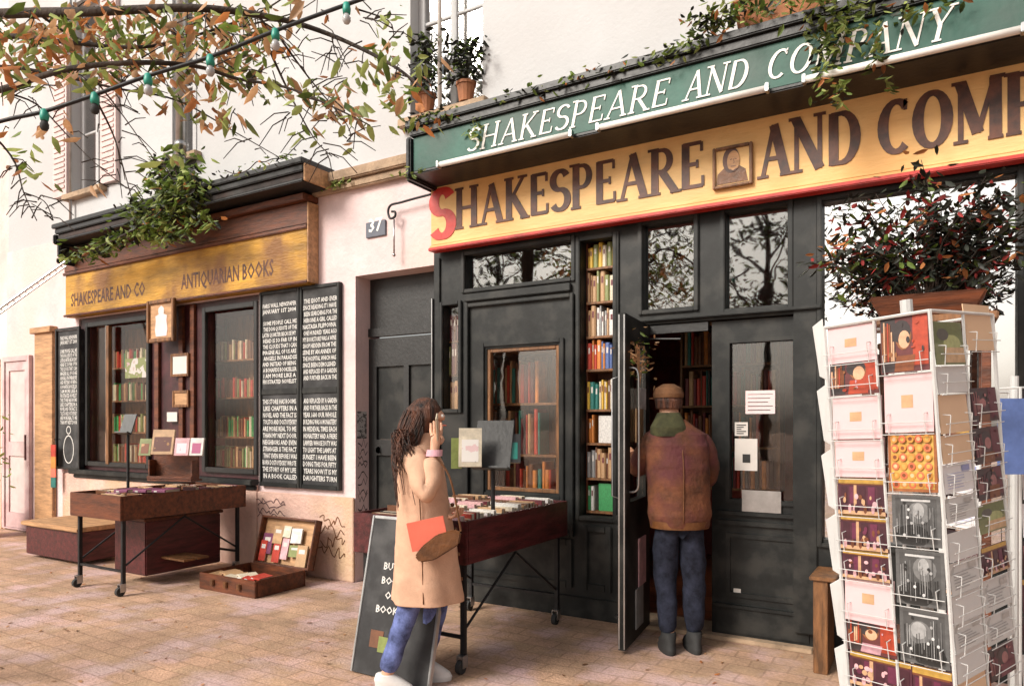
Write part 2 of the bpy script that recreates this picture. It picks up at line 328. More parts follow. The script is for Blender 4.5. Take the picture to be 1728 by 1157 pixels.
mb = MB(); mb.box(fx(437)+.01, XD0-.002, -.03, -.002, 0, .80); mb.box(-9.9, LW1, -.03, -.002, 0, .86)
mb.build('plinth', M['plaster_low'], bld, bevel=.006)
for i, (a, b, c, e) in enumerate(upw):
    m_ = MB(); frame(m_, a, b, c, e, .07, .14, .20); cx = (a+b)/2; m_.box(cx-.035, cx+.035, .145, .195, c+.07, e-.07)
    for q in (.33, .66): m_.box(a+.07, cx-.035, .15, .19, c+(e-c)*q-.015, c+(e-c)*q+.015); m_.box(cx+.035, b-.07, .15, .19, c+(e-c)*q-.015, c+(e-c)*q+.015)
    wn = m_.build('window', M['white'], bld, bevel=.004)
    p_ = MB(); p_.box(a+.03, b-.03, .165, .171, c+.03, e-.03); p_.build('pane', M['glass_far'], wn)
    s_ = MB(); s_.box(a-.08, b+.08, -.07, .14, c-.08, c-.002); s_.build('sill', M['stone'], wn, bevel=.008)
    k_ = MB(); k_.box(a+.02, b-.02, .5, .52, c, e); k_.build('added_pale_backing', M['paper'], wn)  # pale sheet added behind the glass to make the panes look brighter
mb = MB(); px_ = fx(306, -.08); mb.tube([(px_, -.08, 4.0), (px_, -.08, 11.5)], .06, 12)
for z in (4.6, 6.4, 8.2): mb.tube([(px_, -.08, z), (px_, -.08, z+.06)], .072, 12)
mb.build('drainpipe', M['metal'], bld, smooth=True)
for xx, rr, mm in ((119, .018, 'metal'), (742, .02, 'whitepaint')):
    mb = MB(); X_ = fx(xx, -.03); mb.tube([(X_, -.03, 3.95), (X_, -.03, 11.5)], rr, 8); mb.build('downpipe', M[mm], bld, smooth=True)
M['shut'] = mat('faded_pink_shutter', (.66,.52,.50), .8, .08, 4, .1)
for i,(a,b_,c,e) in enumerate(upw[:3]):
    for sgn, X_ in ((-1,a-.02),(1,b_+.02))[:0 if i != 2 else 2]:
        wq = .34; q = MB(); x0_ = X_-wq if sgn<0 else X_; q.box(x0_, x0_+wq, -.035, .018, c, e)
        for k in range(int((e-c-.2)/.07)): q.box(x0_+.04, x0_+wq-.04, -.047, -.036, c+.1+k*.07, c+.135+k*.07)
        if i != 1: q.build('shutter', M['shut'], bld)
# graffiti
def scrib(cx, cz, w_, h_, n, wd, Y, m_, seed):
    r = random.Random(seed); mb = MB(); lines_ = int(n/12)+1
    for l in range(lines_):
        pts = []; z0 = cz+h_/2-(l+.5)*h_/lines_
        for k in range(13): pts.append((cx-w_/2+w_*k/12+r.uniform(-.02,.02), z0+r.uniform(-.5,.5)*h_/lines_*1.1))
        P = bez([(a,0,b) for a,b in pts], 3); ribbon(mb, [(p.x,p.z) for p in P], wd, Y)
    return mb.build('graffiti', m_, bld)
M['graf'] = mat('marker_ink', (.10,.045,.06), .7, .3, 30, 0); M['grafk'] = mat('black_marker', (.03,.03,.03), .7, .3, 30, 0)
a = at(457, 858, -.032); scrib(a.x, a.z, .42, .22, 46, .009, -.0325, M['graf'], 3)
a = at(560, 905, -.032); scrib(a.x, a.z, .34, .40, 40, .009, -.0325, M['leather'], 5)
mb = MB(); r = random.Random(9)
for k in range(9):
    z0 = 1.32-.075*k; pts = [(.03+.13*q/5, z0+r.uniform(-.05,.05)) for q in range(6)]
    for i in range(5):
        (a,b),(c,e) = pts[i], pts[i+1]; mb.add([(XD0+.0025,a,b-.006),(XD0+.0025,c,e-.006),(XD0+.0025,c,e+.006),(XD0+.0025,a,b+.006)],[(0,1,2,3)])
mb.build('graffiti', M['grafk'], bld)
st = MB(); st.box(XD0+.001, XD0+.003, .02, .15, 1.36, 1.62); st.build('sticker', picmat('worn_sticker', [(.2,.2,.2),(.45,.45,.44),(.1,.1,.1),(.5,.5,.48)], 25), bld)
# side door
dr = MB(); gridwall([(XD0+.1,(XD0+XD1)/2-.03,1.35,2.05),((XD0+XD1)/2+.03,XD1-.1,1.35,2.05),(XD0+.1,(XD0+XD1)/2-.03,.25,1.2),((XD0+XD1)/2+.03,XD1-.1,.25,1.2)], XD0+.003, XD1-.003, 0.02, 2.32, .18, .235, dr)
dr.box(XD0+.003, XD1-.003, .17, .24, 2.34, 2.42); dr.box(XD0+.003, XD1-.003, .20, .235, 2.425, ZD-.003)
door = dr.build('door', M['black'], bld)
q = MB()
for (a,b,c,e) in ((XD0+.1,(XD0+XD1)/2-.03,1.35,2.05),((XD0+XD1)/2+.03,XD1-.1,1.35,2.05),(XD0+.1,(XD0+XD1)/2-.03,.25,1.2),((XD0+XD1)/2+.03,XD1-.1,.25,1.2)): q.box(a+.002,b-.002,.205,.225,c+.002,e-.002)
q.build('door_panel', M['bottle'], door)
q = MB(); q.lathe((0,0,0), [(.0,0),(.03,.0),(.035,.02),(.02,.05),(0,.055)], 12); q.v = [Vector((XD0+.14, .18-v.z, 1.25+v.y)) for v in q.v]; q.build('handle', M['metal'], door, smooth=True)
# number plaque
a, b = at(617, 402, -.02), at(650, 370, -.02)
pl = thing('number_plaque', (a.x, 0, a.z), 'small dark enamel house number plaque reading 37 on the pale wall between the two signs', 'house number')
mb = MB(); mb.box(a.x, b.x, -.02, -.001, a.z, b.z); mb.build('plate', mat('enamel', (.10,.11,.14), .3, .1, 6, 0), pl, bevel=.004)
mb = text_mb(['37'], (a.x+b.x)/2, a.z+.05, .17, .1, -.0225); mb.build('digits', M['whitepaint'], pl)
# iron bracket
br_ = thing('iron_bracket', (fx(700,-.1), 0, fz(700,340,-.1)), 'scrolled wrought iron bracket with a hanging rod beside the red letter of the yellow sign', 'bracket')
Y_ = -.08; A_ = [(727,328),(700,335),(675,342),(660,346),(655,356),(658,368),(666,366),(667,358),(661,357)]
mb = MB(); mb.tube(bez([at(x,y,Y_) for x,y in A_], 5), .011, 8); mb.tube([(fx(727,Y_), Y_, fz(727,328,Y_)), (fx(727,Y_), 0, fz(727,328,Y_))], .012, 8)
mb.build('scroll', M['iron'], br_, smooth=True)
mb = MB(); mb.tube([at(665,370,Y_), at(665,428,Y_)], .008, 8); mb.lathe(at(665,430,Y_), [(0,-.02),(.014,-.01),(.016,.005),(.0,.02)], 10); mb.build('hanging_rod', M['metal'], br_, smooth=True)
# ---- right shopfront ----
sf = thing('shopfront', (-1.5, 0, 0), 'dark green painted wooden shopfront with glazed double doors under the bright yellow sign', 'shopfront')
H = {'slot':(fx(750),fx(776),1.63,2.53),'transom_a':(fx(787),fx(966),2.65,2.94),'glaz':(fx(822),fx(944),.945,2.13),'shelf':(fx(981),fx(1036),.79,2.92),
     'tr_b':(fx(1086),fx(1172),2.34,2.97),'tr_c':(fx(1225),fx(1330),2.30,2.97),'door':(fx(1062),fx(1374),-1,2.23),'big':(fx(1388),fx(1716),.75,2.94)}
gridwall(list(H.values()), XD1+.003, XR1-.003, 0.0, 3.70, -.01, .09).build('frame', M['bottle'], sf)
mo = MB()
for k in ('slot','transom_a','tr_b','tr_c','shelf'): a,b,c,e = H[k]; frame(mo, a-.035, b+.035, c-.035, e+.03, .033, -.035, -.012)
a,b,c,e = H['glaz']; frame(mo, a-.05, b+.05, c-.05, e+.05, .035, -.03, -.012); frame(mo, a-.20, b+.14, .62, 2.52, .03, -.045, -.0125)
mo.box(fx(787), fx(966), -.05, -.012, 2.54, 2.60)
a,b,c,e = H['big']; frame(mo, a-.03, b+.03, c-.05, e+.04, .03, -.04, -.012)
mo.box(H['door'][0]-.05, H['door'][1]+.05, -.06, -.012, 2.25, 2.275)
for xa, xb in ((736, 745), (1040, 1046), (1340, 1380)):
    mo.box(fx(xa), fx(xb), -.03, -.012, .12, 2.95)
mo.box(XD1+.01, H['door'][0]-.03, -.035, -.012, 0, .16); mo.box(H['door'][1]+.02, XR1-.01, -.04, -.012, 0, .16)
mo.box(fx(1050)-.02, fx(1380), -.03, -.0125, 2.985, 2.998)
mo.build('moulding', M['bottle'], sf, bevel=.005)
# panels under the windows
for (xa, xb) in ((790, 968), (984, 1034)):
    mb = MB(); frame(mb, fx(xa), fx(xb), .22, .60 if xa == 790 else .72, .05, -.03, -.012); mb.build('panel', M['bottle'], sf, bevel=.006)
mb = MB(); mb.box(XD1+.004, XD1+.012, -.05, -.012, fz(733,690), fz(733,505)); mb.build('metal_edge_strip', M['metal'], sf)
wf = MB(); frame(wf, H['glaz'][0]+.002, H['glaz'][1]-.002, .947, 2.128, .03, .0, .05); g_ = wf.build('window_frame', M['woodmid'], sf, bevel=.004)
def pane(key, m_, y=.04, ins=.001, nm='pane', parent=sf):
    a,b,c,e = H[key]; q = MB(); q.box(a+ins, b-ins, y, y+.006, max(c,0)+ins, e-ins); return q.build(nm, m_, parent)
M['glass_tr'] = glassmat('transom_glass', .15, (.7,.7,.65))
pane('slot', M['glass']); pane('transom_a', M['glass_tr']); pane('glaz', M['glass'], .03, .03); pane('tr_b', M['glass_tr']); pane('tr_c', M['glass_tr']); pane('big', M['mirror'])
a,b,c,e = H['big']; mb = MB(); mb.box(fx(1650), fx(1655), .0, .035, c, e); mb.build('mullion', M['bottle'], sf, bevel=.004)
# door leaves
def leafdoor(x0, x1, name):
    q = MB(); w0 = x1-x0
    gridwall([(x0+.13, x1-.13, .98, 2.06), ], x0, x1, .03, 2.22, .02, .065, q)
    frame(q, x0+.10, x1-.10, .95, 2.09, .028, .0, .0185)
    frame(q, x0+.10, x1-.10, .30, .74, .03, .005, .0185); q.box(x0+.05, x1-.05, -.005, .0185, .80, .83); q.box(x0+.05, x1-.05, -.012, .0185, .87, .895)
    q.box(x0+.03, x1-.03, .008, .0185, .05, .22); q.box(x0+.02, x1-.02, -.01, .0185, .225, .245)
    return q
XC = fx(1200); X1 = H['door'][1]-.004; X0 = H['door'][0]+.004
dl = leafdoor(XC, X1, 'd').build('door', M['bottle'], sf)
q = MB(); q.box(XC+.132, X1-.132, .04, .046, .982, 2.058); q.build('pane', M['glass'], dl)
def notice(xa, xb, ya, yb, m_, name='notice', Y=.03):
    a, b = at(xa, yb, Y), at(xb, ya, Y); q = MB(); q.box(a.x, b.x, Y, Y+.003, a.z, b.z); return q.build(name, m_, dl)
notice(1258, 1308, 658, 698, M['pink']); notice(1240, 1262, 712, 735, M['paper']); n_ = notice(1240, 1278, 740, 793, M['paper'])
ln_ = MB()
for (xa,xb,ya,yb) in ((1262,1304,664,694),(1243,1259,716,732)):
    for k in range(5): y_ = ya+(yb-ya)*k/4.5; p_, p2_ = at(xa, y_+1.6, .029), at(xb-(k%3)*4, y_, .029); ln_.box(p_.x, p2_.x, .0285, .0295, p_.z, p2_.z)
ln_.build('print_lines', M['grafk'], n_)
a, b = at(1253, 780, .028), at(1266, 766, .028); q = MB(); q.box(a.x, b.x, .0275, .029, a.z, b.z); q.build('printed_emblem', M['black'], n_)
notice(1252, 1318, 829, 862, M['metal'], 'letter_plate', -.003)
a = at(1243, 998, -.0); q = MB(); q.box(a.x-.025, a.x+.025, .014, .0185, a.z-.02, a.z+.02); q.build('sticker', M['paper'], dl, bevel=.002)
# open leaf swings out to the street: hinge at X0
HX, HYY = fx(1083), -.015; od = MB(); L_ = leafdoor(0, .70, 'o')
ang = math.radians(-90+7); R_ = Matrix.Translation((HX, HYY, 0)) @ Matrix.Rotation(ang, 4, 'Z')
L_.v = [R_ @ v for v in L_.v]; ol = L_.build('door', M['bottle'], sf); ol['label'] = 'open glazed door leaf swung out to the street'
q = MB(); q.M = R_; q.box(.132,.568,.04,.046,.982,2.058); q.build('pane', M['glass'], ol)
q = MB(); q.M = R_; q.tube(bez([(.60,.065,1.05),(.60,.12,1.07),(.60,.13,1.2),(.60,.13,1.7),(.60,.12,1.85),(.60,.065,1.87)],4), .007, 8); q.tube([(.60,.018,1.0),(.60,-.05,1.02),(.60,-.05,1.8),(.60,.018,1.82)], .006, 8); q.build('handle', M['metal'], ol, smooth=True)
q = MB(); q.M = R_; q.box(.70,.704,.020,.030,.04,2.21); q.box(.70,.704,.055,.064,.04,2.21); q.build('edge_strip', M['metal'], ol)
q = MB(); q.box(X0, X1, -.06, .3, .0, .03); q.build('threshold', M['stone'], sf, bevel=.005)
q = MB(); q.box(H['door'][0]+.01, fx(1200)-.02, -.01, .03, 2.16, 2.22); q.tube([(fx(1075),-.02,2.13),(fx(1150),-.02,2.11)], .008, 8); q.build('door_closer', M['black'], sf)
# interior room
room = MB(); room.box(XD1+.05, XR1, 3.0, 3.05, .0, 3.6); room.box(XD1+.0, XD1+.04, .1, 3.0, 0, 3.6); room.box(XR1, XR1+.05, .1, 3.0, 0, 3.6); room.box(XD1+.05, XR1, .1, 3.0, 3.55, 3.6)
room.build('interior_wall', M['inside'], sf)
q = MB(); q.box(XD1+.05, XR1, .31, 2.99, .012, .02); q.build('interior_floor', M['wood'], sf)
q = MB(); q.box(H['big'][0]+.01, XR1-.05, .75, .78, .03, 3.4); q.build('window_backing', M['inside'], sf)
# ---- left shopfront ----
lf = thing('shopfront', ((LW0+LW1)/2, 0, 0), 'old dark red shopfront with two display windows under the gold signboard on the left', 'shopfront')
hl = [(fx(150), fx(250), 1.0, 2.76), (fx(349), fx(436), 1.0, 2.76)]
gridwall(hl, LW0+.003, LW1-.003, ZS, 2.855, .02, .10).build('frame', mat('maroon_paint', (.06,.014,.017), .45, .3, 4, .15), lf)
q = MB(); q.box(fx(128), LW1-.004, -.10, .019, ZS-.06, ZS-.002); q.box(fx(130), LW1-.004, -.05, .019, ZS-.11, ZS-.062); q.build('sill', M['bottle'], lf, bevel=.008)
for (a,b,c,e) in hl:
    q = MB(); frame(q, a-.06, b+.04 if b < -6.9 else b-.0, c-.03, e+.03, .055, -.02, .018); wf_ = q.build('window_frame', M['black'], lf, bevel=.005)
    p_ = MB(); p_.box(a+.001, b-.001, .05, .056, c+.001, e-.001); p_.build('pane', M['glass'], wf_)
q = MB(); q.box(fx(182), fx(187), -.03, .018, 1.0, 2.72); q.build('mullion', M['woodmid'], lf, bevel=.003)
for xx in (262, 303, 322): q = MB(); q.box(fx(xx), fx(xx+7), -.015, .018, ZS+.02, 2.84); q.build('batten', M['wood'], lf, bevel=.003)
q = MB(); q.box(LW0-.0, LW1, 1.4, 1.45, .3, 2.9); q.box(LW0+.004,LW0+.04,.36,1.4,.3,2.9); q.box(LW1-.04,LW1-.004,.36,1.4,.3,2.9); q.box(LW0,LW1,.1,1.4,2.87,2.9); q.box(LW0,LW1,.1,1.4,.86,.88); q.build('interior_wall', M['inside'], lf)
# pinned cards between the windows
for i,(xa,xb,ya,yb,m_,lb) in enumerate([(290,320,595,636,'paper','grey and cream picture in a wooden frame on the pillar between the left windows'),(293,320,658,687,'woodlight','small square tan picture under the larger framed picture between the left windows'),(283,300,695,711,'paper','tiny white card low on the pillar between the left windows')]):
    a,b = at(xa,yb,-.02), at(xb,ya,-.02); t_ = thing('framed_picture' if i<2 else 'card', (a.x,-.01,a.z), lb, 'picture' if i<2 else 'card')
    if i<2: q = MB(); frame(q, a.x, b.x, a.z, b.z, .03, -.04, -.0155); q.build('frame', M['woodmid'], t_, bevel=.004)
    q = MB(); q.box(a.x+.02*(i<2), b.x-.02*(i<2), -.03, -.022, a.z+.02*(i<2), b.z-.02*(i<2)); q.build('print', M[m_], t_)
a,b = at(203,638,-.03), at(241,602,-.03); q = MB(); q.box(a.x,b.x,.03,.034,a.z,b.z); tag(q.build('leaflet', picmat('leaflet_print', [(.4,.33,.3),(.5,.46,.44),(.2,.22,.09),(.45,.3,.33)], 9)), 'white and green leaflet stuck inside the far left display window', 'leaflet')
# emblem board
a,b = at(256,580,-.10), at(302,503,-.10)
eb = thing('picture_board', (a.x,-.05,a.z), 'wooden framed board with a pale standing figure, hung between the words of the gold sign', 'sign')
q = MB(); frame(q, a.x, b.x, a.z, b.z, .045, -.17, -.125); q.build('frame', M['woodmid'], eb, bevel=.008)
q = MB(); q.box(a.x+.02, b.x-.02, -.145, -.127, a.z+.02, b.z-.02); q.build('board', M['woodlight'], eb)
cx = (a.x+b.x)/2; z0 = a.z; hh = b.z-a.z
q = MB(); pr = [(.11,.14),(.13,.3),(.11,.5),(.12,.62),(.05,.66),(.06,.72),(.055,.8),(0.0,.86)]
pts = [(cx+x_*.9, -.149, z0+hh*z_) for x_,z_ in pr]+[(cx-x_*.9, -.149, z0+hh*z_) for x_,z_ in reversed(pr[:-1])]; n=len(pts)
q.add(pts+[(p[0],-.144,p[2]) for p in pts], [tuple(range(n))]+[(i,i+n,(i+1)%n+n,(i+1)%n) for i in range(n)]); q.build('painted_figure', M['pink'], eb)
# ---- signs ----
SY = -.12
ys = thing('shop_sign', (fx(1200,SY), 0, 3), 'long yellow painted signboard with large brown letters and a red first letter', 'sign')
q = MB(); q.box(fx(727,SY), XR1+.4, SY, -.045, 3.035, 3.70); q.build('board', M['yellow'], ys, bevel=.005)
q = MB(); q.box(fx(727,SY)-.01, XR1+.4, SY-.03, -.045, 2.985, 3.012); q.build('red_rail', M['red'], ys, bevel=.006)
q = MB(); q.box(fx(727,SY)-.006, XR1+.4, SY-.012, -.045, 3.014, 3.033); q.build('cream_rail', M['yellow'], ys, bevel=.003)
def lay(word, xa, xb, z0, h, Y, m_, parent, slant=0, name='letter', Yf=None, fat=1.0):
    X_a, X_b = fx(xa, Y), fx(xb, Y); ws = [glyph(c)[3] for c in word]; k = (X_b-X_a)/sum(ws); x = X_a
    for c, w_ in zip(word, ws):
        if c != ' ':
            h_ = h*rnd.uniform(.97,1.03) if not slant else h
            o = letter_mesh(c, x, z0, w_*k*.96, h_, Y-.001, slant, fat=fat).build(name, m_, parent)
        x += w_*k
lay('S', 727, 768, 3.09, .42, SY, M['red'], ys, fat=1.7); lay('HAKESPEARE', 768, 1192, 3.145, .325, SY, M['brownletter'], ys, fat=1.22)
lay('AND', 1280, 1456, 3.135, .335, SY, M['brownletter'], ys, fat=1.22); lay('COMPANY', 1482, 2010, 3.14, .335, SY, M['brownletter'], ys, fat=1.22)
a,b = at(1203,326,SY-.02), at(1270,234,SY-.02)
pt = thing('portrait_plaque', (a.x,SY,a.z), 'small framed drawing of a bearded head set between the words of the yellow sign', 'picture')
zt = b.z-.02; zb = a.z+.02
q = MB(); frame(q, a.x, b.x, zb, zt, .02, SY-.035, SY-.003); q.build('frame', M['woodmid'], pt, bevel=.004)
q = MB(); q.box(a.x+.012, b.x-.012, SY-.015, SY-.004, zb+.012, zt-.012); q.build('panel', M['yellow'], pt)
cx = (a.x+b.x)/2; cz = (zb+zt)/2
def flat(pts, y, th, nm, m_, par):
    n = len(pts); q = MB(); q.add([(p[0],y,p[1]) for p in pts]+[(p[0],y+th,p[1]) for p in pts], [tuple(range(n))]+[(i,i+n,(i+1)%n+n,(i+1)%n) for i in range(n)]); return q.build(nm, m_, par)
ell = lambda ax,az,n=20,dx=0,dz=0: [(cx+dx+ax*math.cos(2*math.pi*i/n), cz+dz+az*math.sin(2*math.pi*i/n)) for i in range(n)]
hz = (zt-zb)
flat([(cx-.11,zb+.03),(cx+.10,zb+.03),(cx+.085,zb+.11),(cx+.03,zb+.15),(cx-.04,zb+.15),(cx-.10,zb+.10)], SY-.0185,.003,'drawn_shoulders',M['leather'],pt)
flat(ell(.056,.088,20,-.010,.045), SY-.020,.0045,'drawn_hair',M['brownletter'],pt); flat(ell(.042,.07,20,.006,.035), SY-.022,.006,'drawn_face',M['woodlight'],pt)
q = MB(); ribbon(q, [(cx-.015,cz+.045),(cx-.002,cz+.05)], .005, SY-.0225); ribbon(q, [(cx+.014,cz+.05),(cx+.028,cz+.045)], .005, SY-.0225); ribbon(q, [(cx+.008,cz+.05),(cx+.012,cz+.022),(cx+.005,cz+.018)], .004, SY-.0225); ribbon(q, [(cx-.012,cz+.0),(cx+.022,cz+.0)], .006, SY-.0225); ribbon(q,[(cx-.02,cz-.02),(cx+.005,cz-.035),(cx+.03,cz-.018)], .01, SY-.0225); q.build('drawn_features', M['brownletter'], pt)
M['canopy'] = mat('dark_brown_canopy', (.045,.020,.014), .7, .4, 3, .3, 20, stain=(.02,.018,.017), sstain=2)
# green awning cassette
def awning(x0, x1, label, text, mf='green'):
    aw = thing('awning', ((x0+x1)/2, 0, 3.54), label, 'awning'); YF = -.45 if text else -.36; zl = 3.56 if text else 3.78; x1 -= 0
    q = MB(); q.box(x0, x1, YF, -.03, zl, 3.84); q.build('fascia', M[mf], aw, bevel=.006)
    q = MB(); q.box(x0-.04, x1+.04, YF-.06, .015, 3.905, 3.96); q.box(x0-.02, x1+.02, YF-.03, .015, 3.843, 3.903); q.box(x0-.01, x1+.01, YF-.02, -.03, zl-.03, zl-.003); q.build('hood', M['black'], aw, bevel=.008)
    q = MB(); q.box(x0-.05, x0-.003, YF-.04, -.02, zl-.06, 3.84); q.box(x0-.11, x0-.052, YF+.04, -.05, 3.58, 3.80); q.box(x0-.09,x0-.055,YF+.02,-.06,3.50,3.57); q.build('end_cap', M['iron'], aw, bevel=.012)
    return aw, YF
AX0 = fx(697, -.45)
aw, YF = awning(AX0, XR1+.5, 'long dark green awning box with white slanted serif lettering above the yellow sign', 1)
lay('SHAKESPEARE', 786, 1128, 3.615, .175, YF, M['whitepaint'], aw, .22, fat=.86); lay('AND', 1152, 1262, 3.615, .175, YF, M['whitepaint'], aw, .22, fat=.86); lay('COMPANY', 1290, 1604, 3.615, .175, YF, M['whitepaint'], aw, .22, fat=.86)
gap = 0
for xa, xb, lb in ((742, 962, 'leftmost white tube lamp under the green awning box'), (1012, 1292, 'middle white tube lamp under the green awning box'), (1360, 1722, 'rightmost white tube lamp under the green awning box')):
    a = fx(xa, YF-.05); b = fx(xb, YF-.05); t_ = thing('tube_lamp', ((a+b)/2, YF-.04, 3.56), lb, 'lamp', 'tube lamps under the awning box')
    q = MB(); q.tube([(a,YF-.05,3.548),(b,YF-.05,3.548)], .021, 10); q.build('tube', M['whitepaint'], t_, smooth=True)
    q = MB(); q.box(a-.02, a, YF-.075, YF-.022, 3.525, 3.575); q.box(b, b+.02, YF-.075, YF-.022, 3.525, 3.575); q.build('end_fitting', M['metal'], t_, bevel=.003)
aw2, _ = awning(-9.35, fx(506,-.4), 'dark weathered awning box overgrown with ivy above the gold sign on the left', 0, 'canopy')
q = MB(); xx_ = fx(506,-.4); q.box(xx_+.045, xx_+.065, -.40, .0, 3.74, 3.90); q.build('end_board', M['woodlight'], aw2, bevel=.005)

# gold sign left
gs = thing('shop_sign', (-7.4, 0, 3), 'weathered gold and brown signboard, top band painted as shade, over the left display windows', 'sign')
GX0, GX1 = fx(113,-.1), fx(519,-.12)
q = MB(); q.box(GX0, GX1, -.12, -.003, 2.87, 3.44); q.build('board', M['gold'], gs, bevel=.01)
q = MB(); q.box(GX0-.02, GX1+.03, -.20, -.003, 3.66, 3.725); q.box(GX0-.01, GX1+.01, -.13, -.003, 3.443, 3.657); q.box(GX0-.02, GX1+.01, -.145, -.1225, 3.40, 3.44); q.box(GX0-.02, GX1+.01, -.14, -.1225, 2.872, 2.90); q.build('moulding', M['wood'], gs, bevel=.008)  # wide upper board is awning shade put in as dark brown; the rest is moulding
q = MB(); q.box(GX1+.012, GX1+.03, -.14, -.002, 2.875, 3.65); q.build('end_board', M['woodlight'], gs, bevel=.004)
def lay2(word, xa, xb, z0, h, Y, m_, parent):
    X_a, X_b = fx(xa, Y), fx(xb, Y); q = text_mb([word], (X_a+X_b)/2, z0, h*1.35, 1, Y-.0015, width=(X_b-X_a)); q.build('lettering', m_, parent)
GZ = 0
for wds, xa, xb in (('SHAKESPEARE AND CO', 120, 245), ('ANTIQUARIAN BOOKS', 306, 462)): lay2(wds, xa, xb, 3.00, .17, -.12, M['brownletter'], gs)
# ivy along awnings
def ivy(name, label, cat, clusters, size, mats, wts, stems=(), sm='bark'):
    """clusters: (centre, radii, n)"""
    c0 = clusters[0][0]; t_ = thing(name, (c0.x, c0.y, c0.z), label, cat)
    q = MB(); r = rnd
    for c, rad, n in clusters:
        for _ in range(n):
            v = Vector((r.gauss(0,.5), r.gauss(0,.5), r.gauss(0,.5))); p = c+Vector((v.x*rad[0], v.y*rad[1], v.z*rad[2]))
            leaf(q, p, size, r.choices(range(len(mats)), wts)[0])
    q.build('foliage', [M[m] for m in mats], t_)
    if stems:
        q = MB()
        for st_, rr in stems: q.tube(bez(st_, 4), rr, 5)
        q.build('stem', M[sm], t_, smooth=True)
    return t_
cl = []; YI = -.42
for (x,y,rx,rz,n) in [(285,300,.42,.26,420),(300,335,.40,.22,260),(270,365,.30,.2,160),(250,385,.25,.15,140),(235,350,.25,.16,110),(200,400,.35,.10,110),(165,420,.35,.09,90),(130,425,.2,.09,60),(330,310,.2,.12,70),(290,395,.3,.12,80),(340,370,.3,.1,50)]:
    cl.append((at(x,y,YI-.05), (rx,.14,rz), n))
ivy('climbing_plant', 'green climbing plant tumbling over the dark awning box on the left', 'plant', cl, .11, ['leafg','leafy','leafd','leafo'], [6,3,3,.4], stems=[([at(150,425,YI-.1),at(230,385,YI-.1),at(290,340,YI-.1)], .012),([at(290,340,YI-.1),at(300,300,YI-.1),at(280,260,YI-.1)], .01)])
def ledgeplant(x0, x1, lb, n=160):
    cl = []
    for k in range(10):
        xx = x0+(x1-x0)*k/9; cl.append((Vector((fx(xx,-.5), -.5, 3.93+rnd.uniform(-.02,.05))), (.16,.05,.05), int(n/10)))
    return ivy('trailing_ivy', lb, 'plant', cl, .06, ['leafg','leafd','leafy','leafo'], [4,4,1,1], stems=[([c[0] for c in cl], .005)])
ledgeplant(690, 760, 'small ivy clump at the left end of the green awning box', 110); ledgeplant(860, 1120, 'thin line of ivy creeping along the top of the green awning box', 130)
ledgeplant(380, 500, 'low weeds on the right half of the left awning box', 60)
for xx, yy, n, lb in ((800, 220, 40, 'ivy tuft hanging over the first letter of the awning lettering'), (575, 308, 40, 'moss tuft on the ledge of the pale wall between the signs'), (690,290,24,'small green tuft under the left end cap of the green awning box')):
    c = at(xx, yy, -.5 if xx > 600 else -.1); ivy('plant_tuft', lb, 'plant', [(c, (.08,.04,.10) if xx > 700 else (.16,.04,.04), n)], .055, ['leafg','leafy'], [3,2])
# window boxes above the green awning
def planter(x0, x1, Y, z, lb, clusters, size=.08, mats=('leafg','leafy','leafd','leafo'), wts=(5,4,3,1)):
    t_ = thing('window_box', ((x0+x1)/2, Y, z), lb, 'window box')
    q = MB(); q.add([(x0+.03,Y-.09,z),(x1-.03,Y-.09,z),(x1-.03,Y+.09,z),(x0+.03,Y+.09,z),(x0,Y-.12,z+.2),(x1,Y-.12,z+.2),(x1,Y+.11,z+.2),(x0,Y+.11,z+.2)], [(0,3,2,1),(4,5,6,7),(0,1,5,4),(1,2,6,5),(2,3,7,6),(3,0,4,7)])
    q.box(x0-.012, x1+.012, Y-.132, Y+.122, z+.202, z+.225); q.build('trough', M['terracotta'], t_, bevel=.006)
    q = MB()
    for c, rad, n in clusters:
        for _ in range(n):
            p = Vector(c)+Vector((rnd.gauss(0,.5)*rad[0], rnd.gauss(0,.5)*rad[1], rnd.gauss(0,.5)*rad[2])); leaf(q, p, size, rnd.choices(range(4), wts)[0])
    q.build('foliage', [M[m] for m in mats], t_); return t_
YB = -.30; zb_ = 3.965
pc = lambda x, y: at(x, y, -.52)
planter(fx(1245,YB), fx(1405,YB), YB, zb_, 'terracotta trough of trailing plants standing on the green awning box', [(pc(1215,25),(.22,.1,.10),140),(pc(1200,45),(.12,.06,.06),50),(pc(1300,5),(.5,.12,.08),160),(pc(1395,20),(.14,.10,.20),170),(pc(1405,70),(.08,.06,.22),80),(pc(1385,120),(.05,.05,.20),45),(pc(1415,160),(.05,.04,.12),30),(pc(1450,30),(.22,.1,.18),130),(pc(1480,90),(.06,.05,.12),30),(pc(1500,140),(.03,.03,.08),14),(pc(1570,8),(.2,.08,.05),40),(pc(1150,80),(.2,.05,.05),50)], .062)
